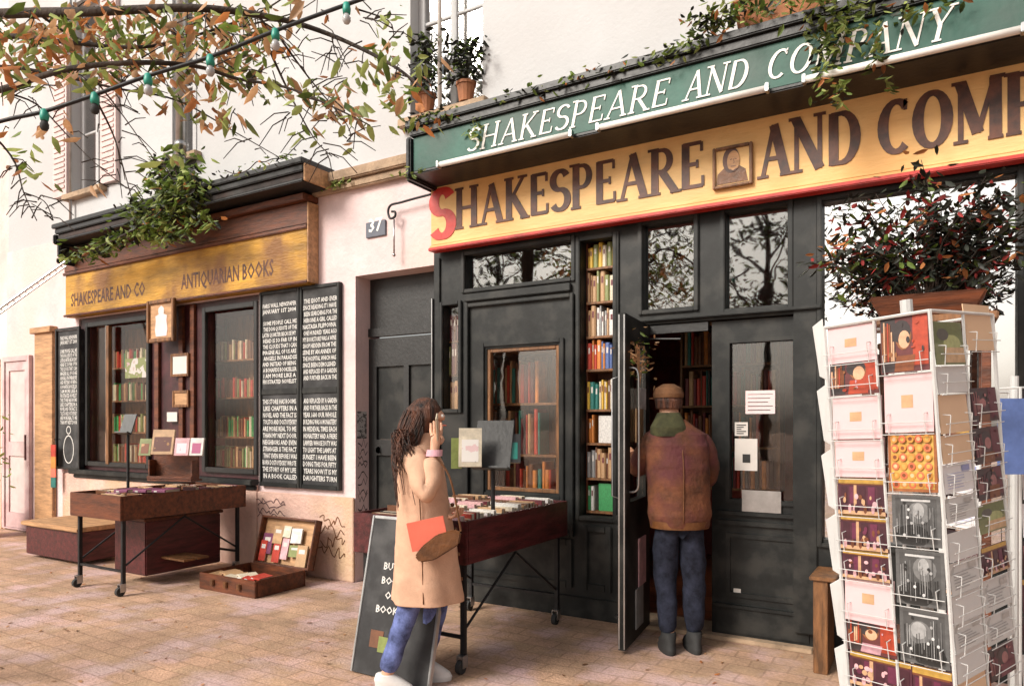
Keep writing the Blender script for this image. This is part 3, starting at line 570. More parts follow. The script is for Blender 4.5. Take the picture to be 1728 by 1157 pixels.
# sill plants upstairs
for i,(xa, xb, y0, lb) in enumerate(((700, 745, 60, 'tall dark potted shrub on the left of the upstairs sill'), (768, 810, 70, 'tall dark potted shrub on the right of the upstairs sill'))):
    X_ = (fx(xa)+fx(xb))/2; Y2 = -.02; zt_ = fz((xa+xb)/2, y0); zb2 = 4.243
    t_ = thing('potted_shrub', (X_, Y2, zb2), lb, 'potted plant', 'potted shrubs on the upstairs sill')
    q = MB(); q.lathe((X_,Y2,zb2), [(.0,0),(.06,0),(.08,.14),(.088,.14),(.088,.165),(.07,.165),(.0,.15)], 14); q.build('pot', M['terracotta'], t_, smooth=False)
    q = MB(); 
    for _ in range(330): leaf(q, Vector((X_+rnd.gauss(0,.085), Y2-.02+rnd.gauss(0,.05), rnd.uniform(zb2+.18, zt_+.0))), .075, rnd.choice([0,0,0,1]))
    q.build('foliage', [M['leafd'], M['leafg']], t_)
    q = MB(); q.tube([(X_,Y2,zb2+.14),(X_+.01,Y2,(zb2+zt_)/2),(X_,Y2,zt_-.1)], [.012,.009,.004], 6); q.build('stem', M['bark'], t_)
# lattice arm of an awning on the far left
q = MB(); a = at(112, 440, -.35); b = at(-10, 527, -.9); c_ = Vector((0,0,.05))
q.tube([a,b], .013, 6); q.tube([a-c_*1.3,b-c_*1.3], .010, 6)
for k in range(1,12): 
    p = a.lerp(b, k/12); p2 = a.lerp(b, (k-.5)/12); q.tube([p, p2-c_*1.3], .006, 5)
st_ = q.build('awning_arm', M['metal']); tag(st_, 'grey lattice arm running down and left from the end of the left awning box', 'bracket')
# neighbour down the street
nb = thing('neighbouring_building', (-14, 0, 0), 'pale pink plastered building beyond the left shopfront at the far left edge', 'building')
hn = [(-14.3,-13.2,1.2,2.9),(-12.55,-11.75,-1,2.45),(-16.6,-15.4,-1,2.5),(-14.5,-13.3,4.4,6.2),(-18.5,-17.3,1.1,2.6)]
gridwall(hn, -34, -11.452, 0, 12, .05, .4).build('wall', mat('pink_plaster', (.72,.58,.54), .9, .1, 2, .3, 25, stain=(.66,.62,.58), sstain=.9), nb)
for (a,b,c,e) in hn:
    q = MB(); c = max(c, 0.0); frame(q, a, b, c+.01, e, .07, .12, .2); w_ = q.build('window' if c > .5 else 'door', M['woodlight'] if c < .5 else M['white'], nb, bevel=.004)
    q = MB(); q.box(a+.07, b-.07, .16, .18, c+.05, e-.07); q.build('pane' if c > .5 else 'door_panel', M['glass_far'] if c > .5 else M['woodlight'], w_)
q = MB(); q.box(-34, -11.46, -.02, .048, 0, .9); q.build('plinth', M['plaster_low'], nb)
# wooden surround at end of left shop
q = MB(); X_a, X_b = fx(66), fx(96); q.box(X_a, X_a+.25, -.06, -.003, 0, 2.72); q.box(X_b-.22, X_b, -.06, -.003, 0, 2.72); q.box(X_a+.25, X_b-.22, -.06, -.003, 2.5, 2.72); q.box(X_a-.05, X_b+.02, -.10, -.003, 2.722, 2.80); q.box(X_a+.25,X_b-.22,-.03,-.003,.0,2.5)
tag(q.build('door_surround', M['woodlight'], bevel=.008), 'light wooden door surround between the left shopfront and the pink building', 'door')
bn = thing('striped_banner', (fx(90,-.1), -.1, 1), 'narrow banner of red, orange and blue stripes hanging beside the left blackboard', 'banner')
for k, (m_, za, zb3) in enumerate((('red',770,750),('orange',790,770),('coral',805,790),('teal',822,805))):
    q = MB(); a = at(87, za, -.12); b = at(95, zb3, -.12); q.box(a.x, b.x, -.13, -.12, a.z+.002, b.z); q.build('stripe', BM.get(m_) or M[m_], bn)
q = MB(); a = at(91,745,-.125); q.tube([a+Vector((0,0,.03)), a+Vector((0,.12,.03))], .006, 6); q.tube([a, a-Vector((0,0,.9))], .004, 5); q.build('cord', M['iron'], bn)
M['pinkdoor'] = mat('faded_pink_door', (.62,.42,.42), .7, .12, 4, .15, stain=(.55,.48,.46), sstain=2)
dx0, dx1 = fx(8,-.01), fx(54,-.01)
q = MB(); frame(q, dx0, dx1, .02, 2.45, .07, -.05, -.003, .02); gridwall([(dx0+.16,dx1-.16,1.25,2.25),(dx0+.16,dx1-.16,.25,1.05)], dx0+.071, dx1-.071, .045, 2.375, -.03, -.003, q); pd = q.build('door', M['pinkdoor'], bld, bevel=.003)
q = MB(); q.box(dx0+.162, dx1-.162, -.012, -.004, 1.252, 2.248); q.box(dx0+.162, dx1-.162, -.012, -.004, .252, 1.048); q.build('door_panel', M['shut'], pd)
q = MB(); q.box(dx1-.13, dx1-.10, -.05, -.031, 1.0, 1.35); q.build('handle', M['woodred'], pd)
q = MB(); q.box(fx(0,-.04)-.6, dx0-.03, -.04, -.003, .0, .8); q.build('plinth', M['plaster_low'], bld)
# green shrub at far left edge
SXX = fx(-42,-.6)
q = MB()
for _ in range(420): leaf(q, Vector((SXX+rnd.gauss(0,.13), -.6+rnd.gauss(0,.15), rnd.uniform(.5, 1.75))), .09, rnd.choice([0,1]))
sh = thing('potted_shrub', (SXX,-.6,0), 'bright green shrub in a pot at the far left edge of the picture', 'potted plant')
q.build('foliage', [M['leafy'], M['leafg']], sh); q = MB(); q.lathe((SXX,-.6,0), [(0,0),(.2,0),(.27,.5),(.24,.5),(0,.46)], 16); q.build('pot', M['terracotta'], sh)
# trees across the street (seen in the glass)
for i,(X_,Y3,h_,r_) in enumerate(((-12.5,-24,13,4.2),(-6.2,-26,14,4.0),(9.5,-24,6,3.0),(-19.5,-26,14,4.2))):
    t_ = thing('tree', (X_,Y3,0), 'tree across the street behind the viewer, seen only in the shop glass', 'tree', 'trees across the street')
    q = MB(); q.tube([(X_,Y3,0),(X_+.1,Y3,h_*.4),(X_,Y3,h_*.8)], [.22,.17,.06], 8)
    for k in range(9): a_ = k*2.4; q.tube([(X_,Y3,h_*(.35+.05*k)),(X_+math.cos(a_)*r_*.5,Y3+math.sin(a_)*r_*.5,h_*(.5+.05*k)),(X_+math.cos(a_)*r_*.8,Y3+math.sin(a_)*r_*.8,h_*(.55+.05*k))], [.07,.04,.015], 5)
    q.build('trunk', M['bark'], t_); q = MB()
    for k in range(40):
        a_ = rnd.uniform(0,6.28); rr = r_*rnd.uniform(.2,.95); c = Vector((X_+math.cos(a_)*rr, Y3+math.sin(a_)*rr, h_*rnd.uniform(.42,1.0)))
        for _ in range(70): leaf(q, c+Vector((rnd.gauss(0,.45),rnd.gauss(0,.45),rnd.gauss(0,.35))), .32, rnd.choice([0,0,1]))
    q.build('crown', [M['leafd'], M['leafg']], t_)
# =================== OBJECTS ===================
def smooth_outline(pts, n=4):
    P = bez([(a,0,b) for a,b in pts], n); return [(p.x,p.z) for p in P]
# ---- blackboards on the wall ----
SP = ["PARIS WALL NEWSPAPER","JANUARY 1ST 2004","","SOME PEOPLE CALL ME","THE DON QUIXOTE OF THE","LATIN QUARTER BECAUSE MY","HEAD IS SO FAR UP IN","THE CLOUDS THAT I CAN","IMAGINE ALL OF US ARE","ANGELS IN PARADISE","AND INSTEAD OF BEING","A BONAFIDE BOOKSELLER","I AM MORE LIKE A","FRUSTRATED NOVELIST","THIS STORE HAS ROOMS","LIKE CHAPTERS IN A","NOVEL AND THE FACT IS","TOLSTOI AND DOSTOYEVSKY","ARE MORE REAL TO ME",
 "THAN MY NEXT DOOR","NEIGHBORS AND EVEN","STRANGER IS THE FACT","THAT EVEN BEFORE I WAS","BORN DOSTOYEVSKY WROTE","THE STORY OF MY LIFE","IN A BOOK CALLED","THE IDIOT AND EVER","SINCE READING IT I HAVE","BEEN SEARCHING FOR THE","HEROINE A GIRL CALLED","NASTASIA FILIPPOVNA","ONE HUNDRED YEARS AGO","MY BOOKSTORE WAS A WINE","SHOP HIDDEN FROM THE","SEINE BY AN ANNEX OF","THE HOSPITAL WHICH HAS","SINCE BEEN DEMOLISHED",
 "AND REPLACED BY A GARDEN","AND FURTHER BACK IN THE","YEAR 1600 OUR WHOLE","BUILDING WAS A MONASTERY","IN MEDIEVAL TIMES EACH","MONASTERY HAD A FRERE","LAMPIER WHOSE DUTY WAS","TO LIGHT THE LAMPS AT","SUNSET I HAVE BEEN","DOING THIS FOR FIFTY","YEARS NOW IT IS MY","DAUGHTERS TURN"]
def board(xa, xb, yta, yba, label, cols, Y0=-.035, Y1=-.004, frame_w=.03, quarter=True, ink=None):
    a = at(xa, yba, Y0); b = at(xb, yta, Y0)
    t_ = thing('blackboard', ((a.x+b.x)/2, Y0, a.z), label, 'blackboard')
    za, zb2 = a.z, at(xa, yta[0] if isinstance(yta, tuple) else yta, Y0).z
    return t_, a.x, b.x, za, zb2
zB, zT = 0.86, 2.86
xm = (fx(437)+fx(572))/2
xm = fx(506,-.04)
def wallboard(x0, x1, label, chunks, writing=True):
    t_ = thing('blackboard', ((x0+x1)/2, -.04, zB), label, 'blackboard', 'hinged blackboards with chalk writing')
    q = MB(); q.box(x0+.03, x1-.03, -.035, -.004, zB+.03, zT-.03); q.build('slate', M['slate'], t_)
    q = MB(); frame(q, x0, x1, zB, zT, .032, -.05, -.003, .045); q.box(x0+.033, x1-.033, -.046, -.0355, 1.80, 1.86); q.build('frame', M['bottle'], t_, bevel=.004)
    q = MB(); wd = x1-x0
    for lines, top, bot in chunks:
        L = len(lines); lead = (top-bot)/L; text_mb(lines, (x0+x1)/2, top-lead*.8, lead*.98, lead, -.0375, width=wd*.84, mb=q, jitter=.01)
    q.build('chalk_writing', M['chalk'], t_); return t_
wallboard(fx(437,-.05), xm-.004, 'left one of the two tall blackboards full of chalk writing, next to the display window', [(SP[:14], 2.74, 1.90), (SP[14:26], 1.76, .93)])
wallboard(xm+.004, fx(572,-.05), 'right one of the two tall blackboards full of chalk writing, next to the white pilaster', [(SP[26:39], 2.74, 1.92), (SP[37:49], 1.76, .93)])
x0, x1 = fx(96,-.06), fx(134,-.06)
t_ = thing('blackboard', ((x0+x1)/2, -.04, .95), 'narrow blackboard at the far left with close writing above a drawn oval', 'blackboard')
q = MB(); q.box(x0, x1, -.05, -.004, .93, 2.72); q.build('slate', M['slate'], t_); q = MB(); frame(q, x0-.02, x1+.02, .91, 2.75, .03, -.075, -.0515); q.build('frame', M['black'], t_, bevel=.004)
q = text_mb(SP[:20], (x0+x1)/2, 2.60, .068, .058, -.053, width=(x1-x0)*.74)
cxo = (x0+x1)/2
ribbon(q, [(cxo+.12*math.cos(g/16*6.283), 1.17+.18*math.sin(g/16*6.283)) for g in range(17)], .014, -.053); ribbon(q, [(cxo+.05*math.cos(g/10*6.283), 1.42+.05*math.sin(g/10*6.283)) for g in range(11)], .012, -.053)
q.build('chalk_writing', M['chalk'], t_)
# ---- leaning pavement blackboard ----
ab = thing('pavement_blackboard', (-2.78,-1.85,0), 'pavement blackboard with chalk words leaning on the near book cart, behind the woman', 'blackboard')
tl = math.atan2(.20, .90); RM = Matrix.Translation((-3.03,-1.84,0.01)) @ Matrix.Rotation(-tl, 4, 'X')
q = MB(); q.M = RM; q.box(0,.56,0,.02,0,.92); q.build('slate', M['slate'], ab)
q = MB(); q.M = RM; q.box(-.018,-.002,-.006,.026,0,.94); q.box(.562,.578,-.006,.026,0,.94); q.box(0,.56,-.006,.026,.922,.94); q.build('frame', M['metal'], ab, bevel=.003)
def onboard(words, x, z, s, lead):
    q = text_mb(words, x, z, s, lead, -.002, width=.20); q.v = [RM @ v for v in q.v]; return q
onboard(['BUY A','BOOK','OR','BOOKS'], .21, .62, .06, .085).build('chalk_writing', M['chalk'], ab)
q = MB(); q.M = RM; q.box(.10,.20,-.004,-.001,.16,.26); q.build('chalk_drawing', BM['brown'], ab); q = MB(); q.M = RM; q.box(.17,.26,-.006,-.0045,.14,.23); q.build('chalk_drawing', M['leafy'], ab)
# ---- books ----
def bookmesh(k):            # unit book: x thickness (spine faces -Y), y depth, z height
    q = MB(); q.box(0,.12,.0,1,0,1); q.box(.88,1,.0,1,0,1); q.add([(0,0,0),(.25,-.05,0),(.75,-.05,0),(1,0,0),(0,0,1),(.25,-.05,1),(.75,-.05,1),(1,0,1),(.12,.03,0),(.88,.03,0),(.12,.03,1),(.88,.03,1)],
        [(0,1,5,4),(1,2,6,5),(2,3,7,6),(0,8,9,3,2,1),(4,5,6,7,11,10)])
    q.box(.121,.879,.04,.97,.02,.98,1); q.box(.3,.7,-.054,-.05,.60,.82,2)
    return q
bprot = {}; bk_keys = list(bookcols)
def book(key, loc, th, dp, ht, rot=(0,0,0), label='', group=None, cat='book'):
    if key not in bprot:
        lab = M['paper'] if key not in ('white','cream','tan','yellow') else BM['maroon']
        bprot[key] = bookmesh(key).build('book', [BM[key], M['pages'], lab]); o = bprot[key]
    else: o = bprot[key].copy(); COL.objects.link(o)
    o.location = loc; o.scale = (th, dp, ht); o.rotation_euler = rot
    return tag(o, label, cat, group)
BULK = MB()
def shelf_books(x0, x1, Y, z, hmax, where, keys=None, dp=.16, seed=1, group=None, bulk=False):
    r = random.Random(seed); x = x0; used = {}; n = 0
    cols = keys or list(bookcols)
    while x < x1-.012:
        th = r.uniform(.016,.045); th = min(th, x1-x); k = r.choice(cols); h_ = hmax*r.uniform(.74,.97); lean = 0
        if bulk:
            q = bookmesh(k); yy = Y+r.uniform(0,.02); BULK.add([(x+v.x*th*.96, yy+v.y*dp, z+v.z*h_) for v in q.v], q.f); BULK.m[-len(q.m):] = [bk_keys.index(k)*2+(1 if m_ == 1 else 0) for m_ in q.m]; x += th; continue
        book(k, (x, Y+r.uniform(0,.02), z), th*.96, dp, h_, (0,lean,0), '%s book standing %s' % (k, where), group or ('books '+where)); x += th; n += 1
    return n
# glazed book column between the windows
a,b,c,e = H['shelf']; ys_ = [(450,405),(508,452),(566,512),(622,570),(690,634),(747,697),(806,752),(862,812)]
bk = thing('bookcase', ((a+b)/2,.1,c), 'narrow built-in bookcase with eight short shelves between the shop window and the open door', 'bookcase')
q = MB(); q.box(a+.001,b-.001,.29,.30,c,e); q.box(a+.001,a+.012,.092,.289,c,e); q.box(b-.012,b-.001,.092,.289,c,e); q.build('case', M['wood'], bk)
nth = ('top','second','third','fourth','fifth','sixth','seventh','bottom')
pal = [['cream','olive','yellow'],['tan','olive','cream','white'],['white','grey','tan'],['red','brown','blue','orange'],['teal','yellow','brown','olive','cream','teal'],['grey','tan','orange'],['tan','grey','brown'],['white','green','brown','grey']]
for i,(yb_,yt_) in enumerate(ys_):
    zs_ = fz(1008, yb_, .05); q = MB(); q.box(a+.013,b-.013,.06,.288,zs_-.02,zs_-.001); q.build('shelf', M['woodmid'], bk, bevel=.002)
    zt_ = fz(1008, yt_, .05)
    if i in (5,7):      # face-out book
        k = 'white' if i==5 else 'green'
        book(k, (a+.11, .115, zs_), .02, .15, (zt_-zs_)*.92, (0,0,math.radians(-90)), '%s book shown face out on the %s shelf of the narrow bookcase' % (k,nth[i]))
        bprot[k]; shelf_books(a+.015, a+.07, .09, zs_, zt_-zs_, 'at the left end of the %s shelf of the narrow bookcase' % nth[i], pal[i], seed=i)
    else: shelf_books(a+.015, b-.015, .075, zs_, zt_-zs_, 'on the %s shelf of the narrow bookcase' % nth[i], pal[i], seed=i+3)
# slot bookcase
a,b,c,e = H['slot']; q = MB(); q.box(a+.001,b-.001,.28,.29,c,e); bk2 = thing('bookcase', ((a+b)/2,.1,c), 'very narrow glazed book slot in the pilaster left of the glazed shop window', 'bookcase'); q.build('case', M['wood'], bk2)
for i,(yb_,yt_,kk) in enumerate(((690,640,['orange','yellow','tan']),(632,575,['brown','maroon','olive']),(575,520,['maroon','red','brown']))):
    zs_ = fz(762, yb_, .05); q = MB(); q.box(a+.001,b-.001,.07,.279,zs_-.015,zs_-.001); q.build('shelf', M['woodmid'], bk2)
    shelf_books(a+.004, b-.004, .062, zs_, fz(762,yt_,.05)-zs_, 'on the %s shelf of the narrow book slot' % ('bottom','middle','top')[i], kk, seed=20+i)
# interior bookcases seen through the glass and open door
def innercase(x0, x1, Y, lb, seed, rows=6, z1=2.3, keys=None, z0=.1, cat='bookcase'):
    t_ = thing('bookcase', ((x0+x1)/2, Y, z0), lb, cat)
    q = MB(); q.box(x0,x1,Y+.22,Y+.24,z0,z1); q.box(x0-.02,x0-.001,Y,Y+.24,z0,z1+.03); q.box(x1+.001,x1+.02,Y,Y+.24,z0,z1+.03); q.box(x0,x1,Y,Y+.219,z1,z1+.03); q.build('case', M['woodmid'], t_)
    hgt = (z1-z0)/rows
    for i in range(rows):
        q = MB(); q.box(x0+.001,x1-.001,Y,Y+.218,z0+i*hgt,z0+i*hgt+.02); q.build('shelf', M['woodmid'], t_)
        shelf_books(x0+.01, x1-.01-rnd.uniform(0,.2), Y+.03, z0+i*hgt+.021, hgt-.04, lb.split(',')[0].replace('bookcase','').strip() and 'on row %s of the %s' % (('one','two','three','four','five','six')[i], lb), keys or ['brown','red','maroon','orange','tan','brown','teal','black'], seed=seed+i, bulk=True)
innercase(-3.45, -2.72, .26, 'wooden bookcase inside behind the glazed window', 40, rows=3, z1=2.1, z0=.78)
innercase(-2.05, -1.2, 1.5, 'wooden bookcase deep inside behind the open doorway', 60, rows=4, z1=2.4, z0=.9)
q = MB(); q.box(-3.05,-2.5,.70,1.05,.72,.76); q.box(-3.0,-2.55,.74,1.0,0,.719); tag(q.build('display_counter', M['woodmid'], bevel=.01), 'low wooden counter inside behind the glazed window', 'counter')
# left window displays
def windowshelf(x0, x1, rows, lb, seed):
    t_ = thing('bookcase', ((x0+x1)/2,.5,1), lb, 'bookcase')
    q = MB(); q.box(x0,x1,.42,.44,.98,2.74); q.build('case', M['woodmid'], t_)
    for i,z in enumerate(rows):
        q = MB(); q.box(x0,x1,.20,.419,z-.02,z-.001); q.build('shelf', M['woodmid'], t_, bevel=.002)
        shelf_books(x0+.02, x1-.05, .23, z, .24, 'on shelf %s of the %s' % (('one','two','three','four')[i], lb), ['brown','tan','olive','brown','cream','red','green'], seed=seed+i, bulk=True)
windowshelf(fx(349)-.25, fx(436)-.15, [1.02,1.36,1.80,2.22], 'bookshelf in the display window beside the tall blackboards', 80)
windowshelf(fx(195)-.5, fx(250)-.2, [1.02,1.40,1.80,2.22], 'bookshelf in the far left display window', 90)
mm_ = []
for k in bk_keys: mm_ += [BM[k], M['pages']]
tag(BULK.build('books', mm_), 'rows of books on the shelves inside, behind the shop glass', 'books', kind='stuff')
# ---- wheeled book carts ----
def cart(x0, x1, y0, y1, ztop, zbox, label, wood):
    t_ = thing('book_cart', ((x0+x1)/2,(y0+y1)/2,0), label, 'book cart', 'wheeled book carts outside the shop')
    q = MB(); th = .022
    q.box(x0,x1,y0,y0+th,zbox,ztop); q.box(x0,x1,y1-th,y1,zbox,ztop); q.box(x0,x0+th,y0+th+.001,y1-th-.001,zbox,ztop); q.box(x1-th,x1,y0+th+.001,y1-th-.001,zbox,ztop)
    q.box(x0+th+.001,x1-th-.001,y0+th+.001,y1-th-.001,ztop-.13,ztop-.11); q.build('box', wood, t_, bevel=.004)
    q = MB(); k = 3
    for i in range(1,k): xx = x0+(x1-x0)*i/k; q.box(xx-.006,xx+.006,y0+th+.002,y1-th-.002,ztop-.109,ztop-.012)
    q.build('divider', M['woodmid'], t_)
    ins = .06
    for (lx,ly) in ((x0+ins,y0+ins),(x1-ins,y0+ins),(x0+ins,y1-ins),(x1-ins,y1-ins)):
        q = MB(); q.box(lx-.016,lx+.016,ly-.016,ly+.016,.10,zbox-.001); lg = q.build('leg', M['iron'], t_, bevel=.003)
        q = MB(); q.tube([(lx-.016,ly-.03,.04),(lx+.016,ly-.03,.04)], .04, 16); q.build('wheel', M['rubber'], lg)
        q = MB(); q.box(lx-.024,lx-.018,ly-.04,ly+.012,.035,.10); q.box(lx+.018,lx+.024,ly-.04,ly+.012,.035,.10); q.box(lx-.024,lx+.024,ly-.04,ly+.012,.1005,.108); q.build('caster_fork', M['metal'], lg)
    for yy in (y0+ins, y1-ins): q = MB(); q.box(x0+ins+.017,x1-ins-.017,yy-.01,yy+.01,.20,.22); q.build('stretcher', M['iron'], t_)
    for xx in (x0+ins, x1-ins): q = MB(); q.tube([(xx,y0+ins+.02,.26),(xx,(y0+y1)/2,zbox-.03)], .009, 6); q.tube([(xx,y1-ins-.02,.26),(xx,(y0+y1)/2,zbox-.03)], .009, 6); q.build('brace', M['iron'], t_)
    return t_
cart(-6.86,-6.05,-1.50,-.20,.875,.66,'far wheeled wooden book cart in front of the left display windows', M['wood'])
cart(-3.30,-2.40,-1.55,-.20,.92,.66,'near wheeled red brown book cart that the woman stands beside', M['woodred'])
def fill(x0,x1,y0,y1,z,hmax,where,cols,seed,frac=1.0):
    r = random.Random(seed); k = 3
    for i in range(k):
        xa = x0+(x1-x0)*i/k+.02; y = y0
        while y < y1-.02:
            th = r.uniform(.03,.055)
            if r.random() < frac:
                c_ = r.choice(cols); h_ = hmax*r.uniform(.75,1.1)
                o = book(c_, (xa+.01, y+th, z), th*.95, min(.19,(x1-x0)/k-.05), h_, (0,r.uniform(-.06,.06),math.radians(-90)), '%s paperback standing %s, %s row' % (c_, where, ('left','middle','right')[i]), 'paperbacks '+where)
            y += th
fill(-3.26,-2.42,-1.50,-.26,.812,.125,'in the tray of the near cart', ['cream','tan','brown','maroon','pink','white','black','red','tan'], 5)
fill(-6.82,-6.08,-1.45,-.26,.767,.11,'in the tray of the far cart', ['brown','maroon','purple','brown','tan'], 6, .55)
# black folio boxes under left cart: dark wooden chest
q = MB(); q.box(-6.75,-6.25,-1.15,-.35,.10,.60); 
ch = thing('storage_chest', (-6.5,-.75,0), 'dark chest pushed underneath the far book cart', 'chest'); q.build('body', M['woodred'], ch, bevel=.01); q = MB(); q.box(-6.77,-6.23,-1.17,-.33,.602,.63); q.build('lid', M['wood'], ch, bevel=.006)
q = MB(); q.box(-6.9,-5.9,-1.0,-.88,.24,.26); q.box(-6.9,-5.9,-.86,-.74,.24,.26); tag(q.build('plank', M['woodmid'], bevel=.003), 'pair of loose wooden slats laid across the low bars of the far cart', 'plank')
# ---- low bench far left ----
bn2 = thing('bench', (-8.5,-.6,0), 'low dark wooden box bench with a paler worn top at the far left', 'bench')
xa = fx(45,-.75); q = MB(); q.box(-8.85,-7.75,-.95,-.45,.04,.36); q.build('body', M['woodred'], bn2, bevel=.01); q = MB(); q.box(-8.89,-7.71,-.99,-.41,.362,.41); q.build('seat', M['woodlight'], bn2, bevel=.01)
q = MB(); q.box(-8.9,-7.95,-.40,-.28,.04,.62); q.build('backrest', M['wood'], bn2, bevel=.01)
# ---- open suitcase ----
sc = thing('suitcase', (-5.4,-.65,0), 'old open wooden case of books standing on the pavement under the blackboards', 'suitcase')
x0,x1,y0,y1 = -5.78,-5.02,-.93,-.36
q = MB(); q.box(x0,x1,y0,y0+.02,.0,.15); q.box(x0,x1,y1-.02,y1,.0,.15); q.box(x0,x0+.02,y0+.021,y1-.021,.0,.15); q.box(x1-.02,x1,y0+.021,y1-.021,.0,.15); q.box(x0+.021,x1-.021,y0+.021,y1-.021,.005,.02); q.build('base', M['wood'], sc, bevel=.006)
q = MB(); RMs = Matrix.Translation((x0,y1+.02,.14)) @ Matrix.Rotation(math.radians(-14),4,'X'); q.M = RMs
w_ = x1-x0; q.box(0,w_,.07,.085,0,.47); q.box(0,.02,0,.069,0,.47); q.box(w_-.02,w_,0,.069,0,.47); q.box(.021,w_-.021,0,.069,.45,.47); q.box(.021,w_-.021,0,.069,0,.02); q.build('lid', M['wood'], sc, bevel=.005)
q = MB(); q.M = RMs; q.box(.021,w_-.021,.060,.069,.021,.449); q.build('lining', M['woodlight'], sc)
q = MB()
for xx in (.2,.38,.56): q.lathe((x0+xx,y0-.008,.08), [(0,-.03),(.022,-.025),(.022,.025),(0,.03)], 8)
q.build('clasp', M['leather'], sc, bevel=.002)
r = random.Random(3)
lid = [('purple',.05,.13,.13,.34),('red',.03,.06,.09,.2),('red',.22,.06,.10,.22),('tan',.19,.24,.13,.17),('pink',.34,.10,.09,.2),('white',.45,.26,.14,.14),('olive',.46,.13,.15,.11),('cream',.34,.31,.10,.11),('tan',.58,.05,.13,.35)]
for i,(k,xx,zz,w2,h2) in enumerate(lid):
    q = MB(); q.M = RMs @ Matrix.Translation((xx,.035-.004*i,zz-.03)) @ Matrix.Rotation(r.uniform(-.05,.05),4,'Y'); h2=min(h2,.2)
    q.box(0,w2,0,.003,0,h2); q.box(.004,w2-.002,.0032,.013,.003,h2-.003,1); q.box(0,w2,.0132,.016,0,h2)
    q.box(w2*.2,w2*.8,-.001,0,h2*.6,h2*.8,2)
    tag(q.build('book', [BM[k], M['pages'], M['paper']]), '%s book propped face out in the open case lid, %s' % (k, ('second from the left, in front','far left low corner','left of centre, low','left of centre, high','centre','right, upper','right, lower','centre, upper','far right')[i]), 'book', 'books propped in the open case')
for i in range(9):
    k = r.choice(['cream','tan','white','red','tan']); 
    book(k, (x0+.16+.062*i, y0+.06+r.uniform(0,.1), .10+.008*(i%3)), .02, .16, .12, (0,math.radians(-84),r.uniform(-.4,.4)), '%s booklet lying in the base of the open case' % k, 'booklets lying in the open case')
# ---- display stands on the carts ----
def open_book(nm, c, w_, h_, mcov, label, rot=0, tilt=.35, Y=0, pic=None, group=None):
    """a book propped face out toward the street; c = bottom centre (world)"""
    RMb = Matrix.Translation(c) @ Matrix.Rotation(rot,4,'Z') @ Matrix.Rotation(-tilt,4,'X')
    t_ = thing(nm, c, label, 'book', group)
    q = MB(); q.M = RMb; q.box(-w_/2,w_/2,0,.003,0,h_); q.box(-w_/2,w_/2,.0235,.0265,0,h_); q.box(-w_/2,-w_/2+.003,.0031,.0234,0,h_); q.build('cover', mcov, t_)
    q = MB(); q.M = RMb; q.box(-w_/2+.0035,w_/2-.003,.0032,.0233,.003,h_-.003); q.build('pages', M['pages'], t_)
    if pic: q = MB(); q.M = RMb; q.box(-w_/2+.02,w_/2-.02,-.0015,-.0002,h_*.12,h_*.7); q.build('cover_picture', pic, t_)
    return t_
def stand(x, y, z0, z1, label, tw, th, rot):
    t_ = thing('display_stand', (x,y,z0), label, 'stand')
    q = MB(); q.tube([(x,y,z0),(x,y,z1)], .014, 8); q.box(x-.09,x+.09,y-.07,y+.07,z0,z0+.012); q.build('pole', M['iron'], t_)
    q = MB(); q.M = Matrix.Translation((x,y-.02,z1)) @ Matrix.Rotation(rot,4,'Z') @ Matrix.Rotation(-.35,4,'X'); q.box(-tw/2,tw/2,.0,.012,-.05,th); q.box(-tw/2,tw/2,-.05,-.001,-.05,-.035); q.build('tray', M['black'], t_, bevel=.003)
    return t_
P0 = dep(832, 780, 4.75); stand(P0.x, P0.y, .83, P0.z, 'black display stand standing in the near book cart', .26, .30, PHI*.5)
pic = {i: picmat('cover_print_%d' % i, c_, s_, seed=i) for i,(c_,s_) in enumerate([([(.7,.5,.5),(.75,.72,.68),(.3,.3,.32)],14),([(.05,.05,.05),(.02,.2,.16),(.6,.6,.58)],16),([(.5,.2,.3),(.75,.6,.65),(.2,.05,.1)],22),([(.72,.7,.68),(.4,.1,.2)],10),([(.55,.3,.15),(.2,.07,.03),(.7,.5,.2)],14),([(.3,.15,.05),(.1,.03,.02),(.6,.3,.1)],14)])}
open_book('book', dep(793, 787, 4.62), .15, .255, BM['cream'], 'cream and pink illustrated book propped face out beside the woman\'s hand', PHI, .2, pic=pic[0])
open_book('book', dep(770, 790, 4.66), .07, .20, M['leafy'], 'pale green book edge sticking out behind the cream illustrated book', PHI, .1)
open_book('book', dep(862, 780, 4.72), .13, .20, BM['black'], 'black book with teal and white lettering on the near display stand', PHI, .35, pic=pic[1])
P1 = dep(216, 745, 6.95); stand(P1.x, P1.y, .77, P1.z+.12, 'dark display stand with a lamp-like top on the far book cart', .16, .16, .2)
q = MB(); c_ = dep(285, 812, 6.7); q.M = Matrix.Translation(c_) @ Matrix.Rotation(PHI*.6,4,'Z'); q.box(-.24,.24,0,.16,0,.02); q.box(-.24,.24,.10,.12,.021,.26); q.box(-.24,.24,-.005,.012,.021,.05); q.box(-.24,-.22,.013,.099,.021,.20); q.box(.22,.24,.013,.099,.021,.20)
tag(q.build('book_rest', M['wood'], bevel=.003), 'brown wooden book rest standing on the far book cart', 'stand')
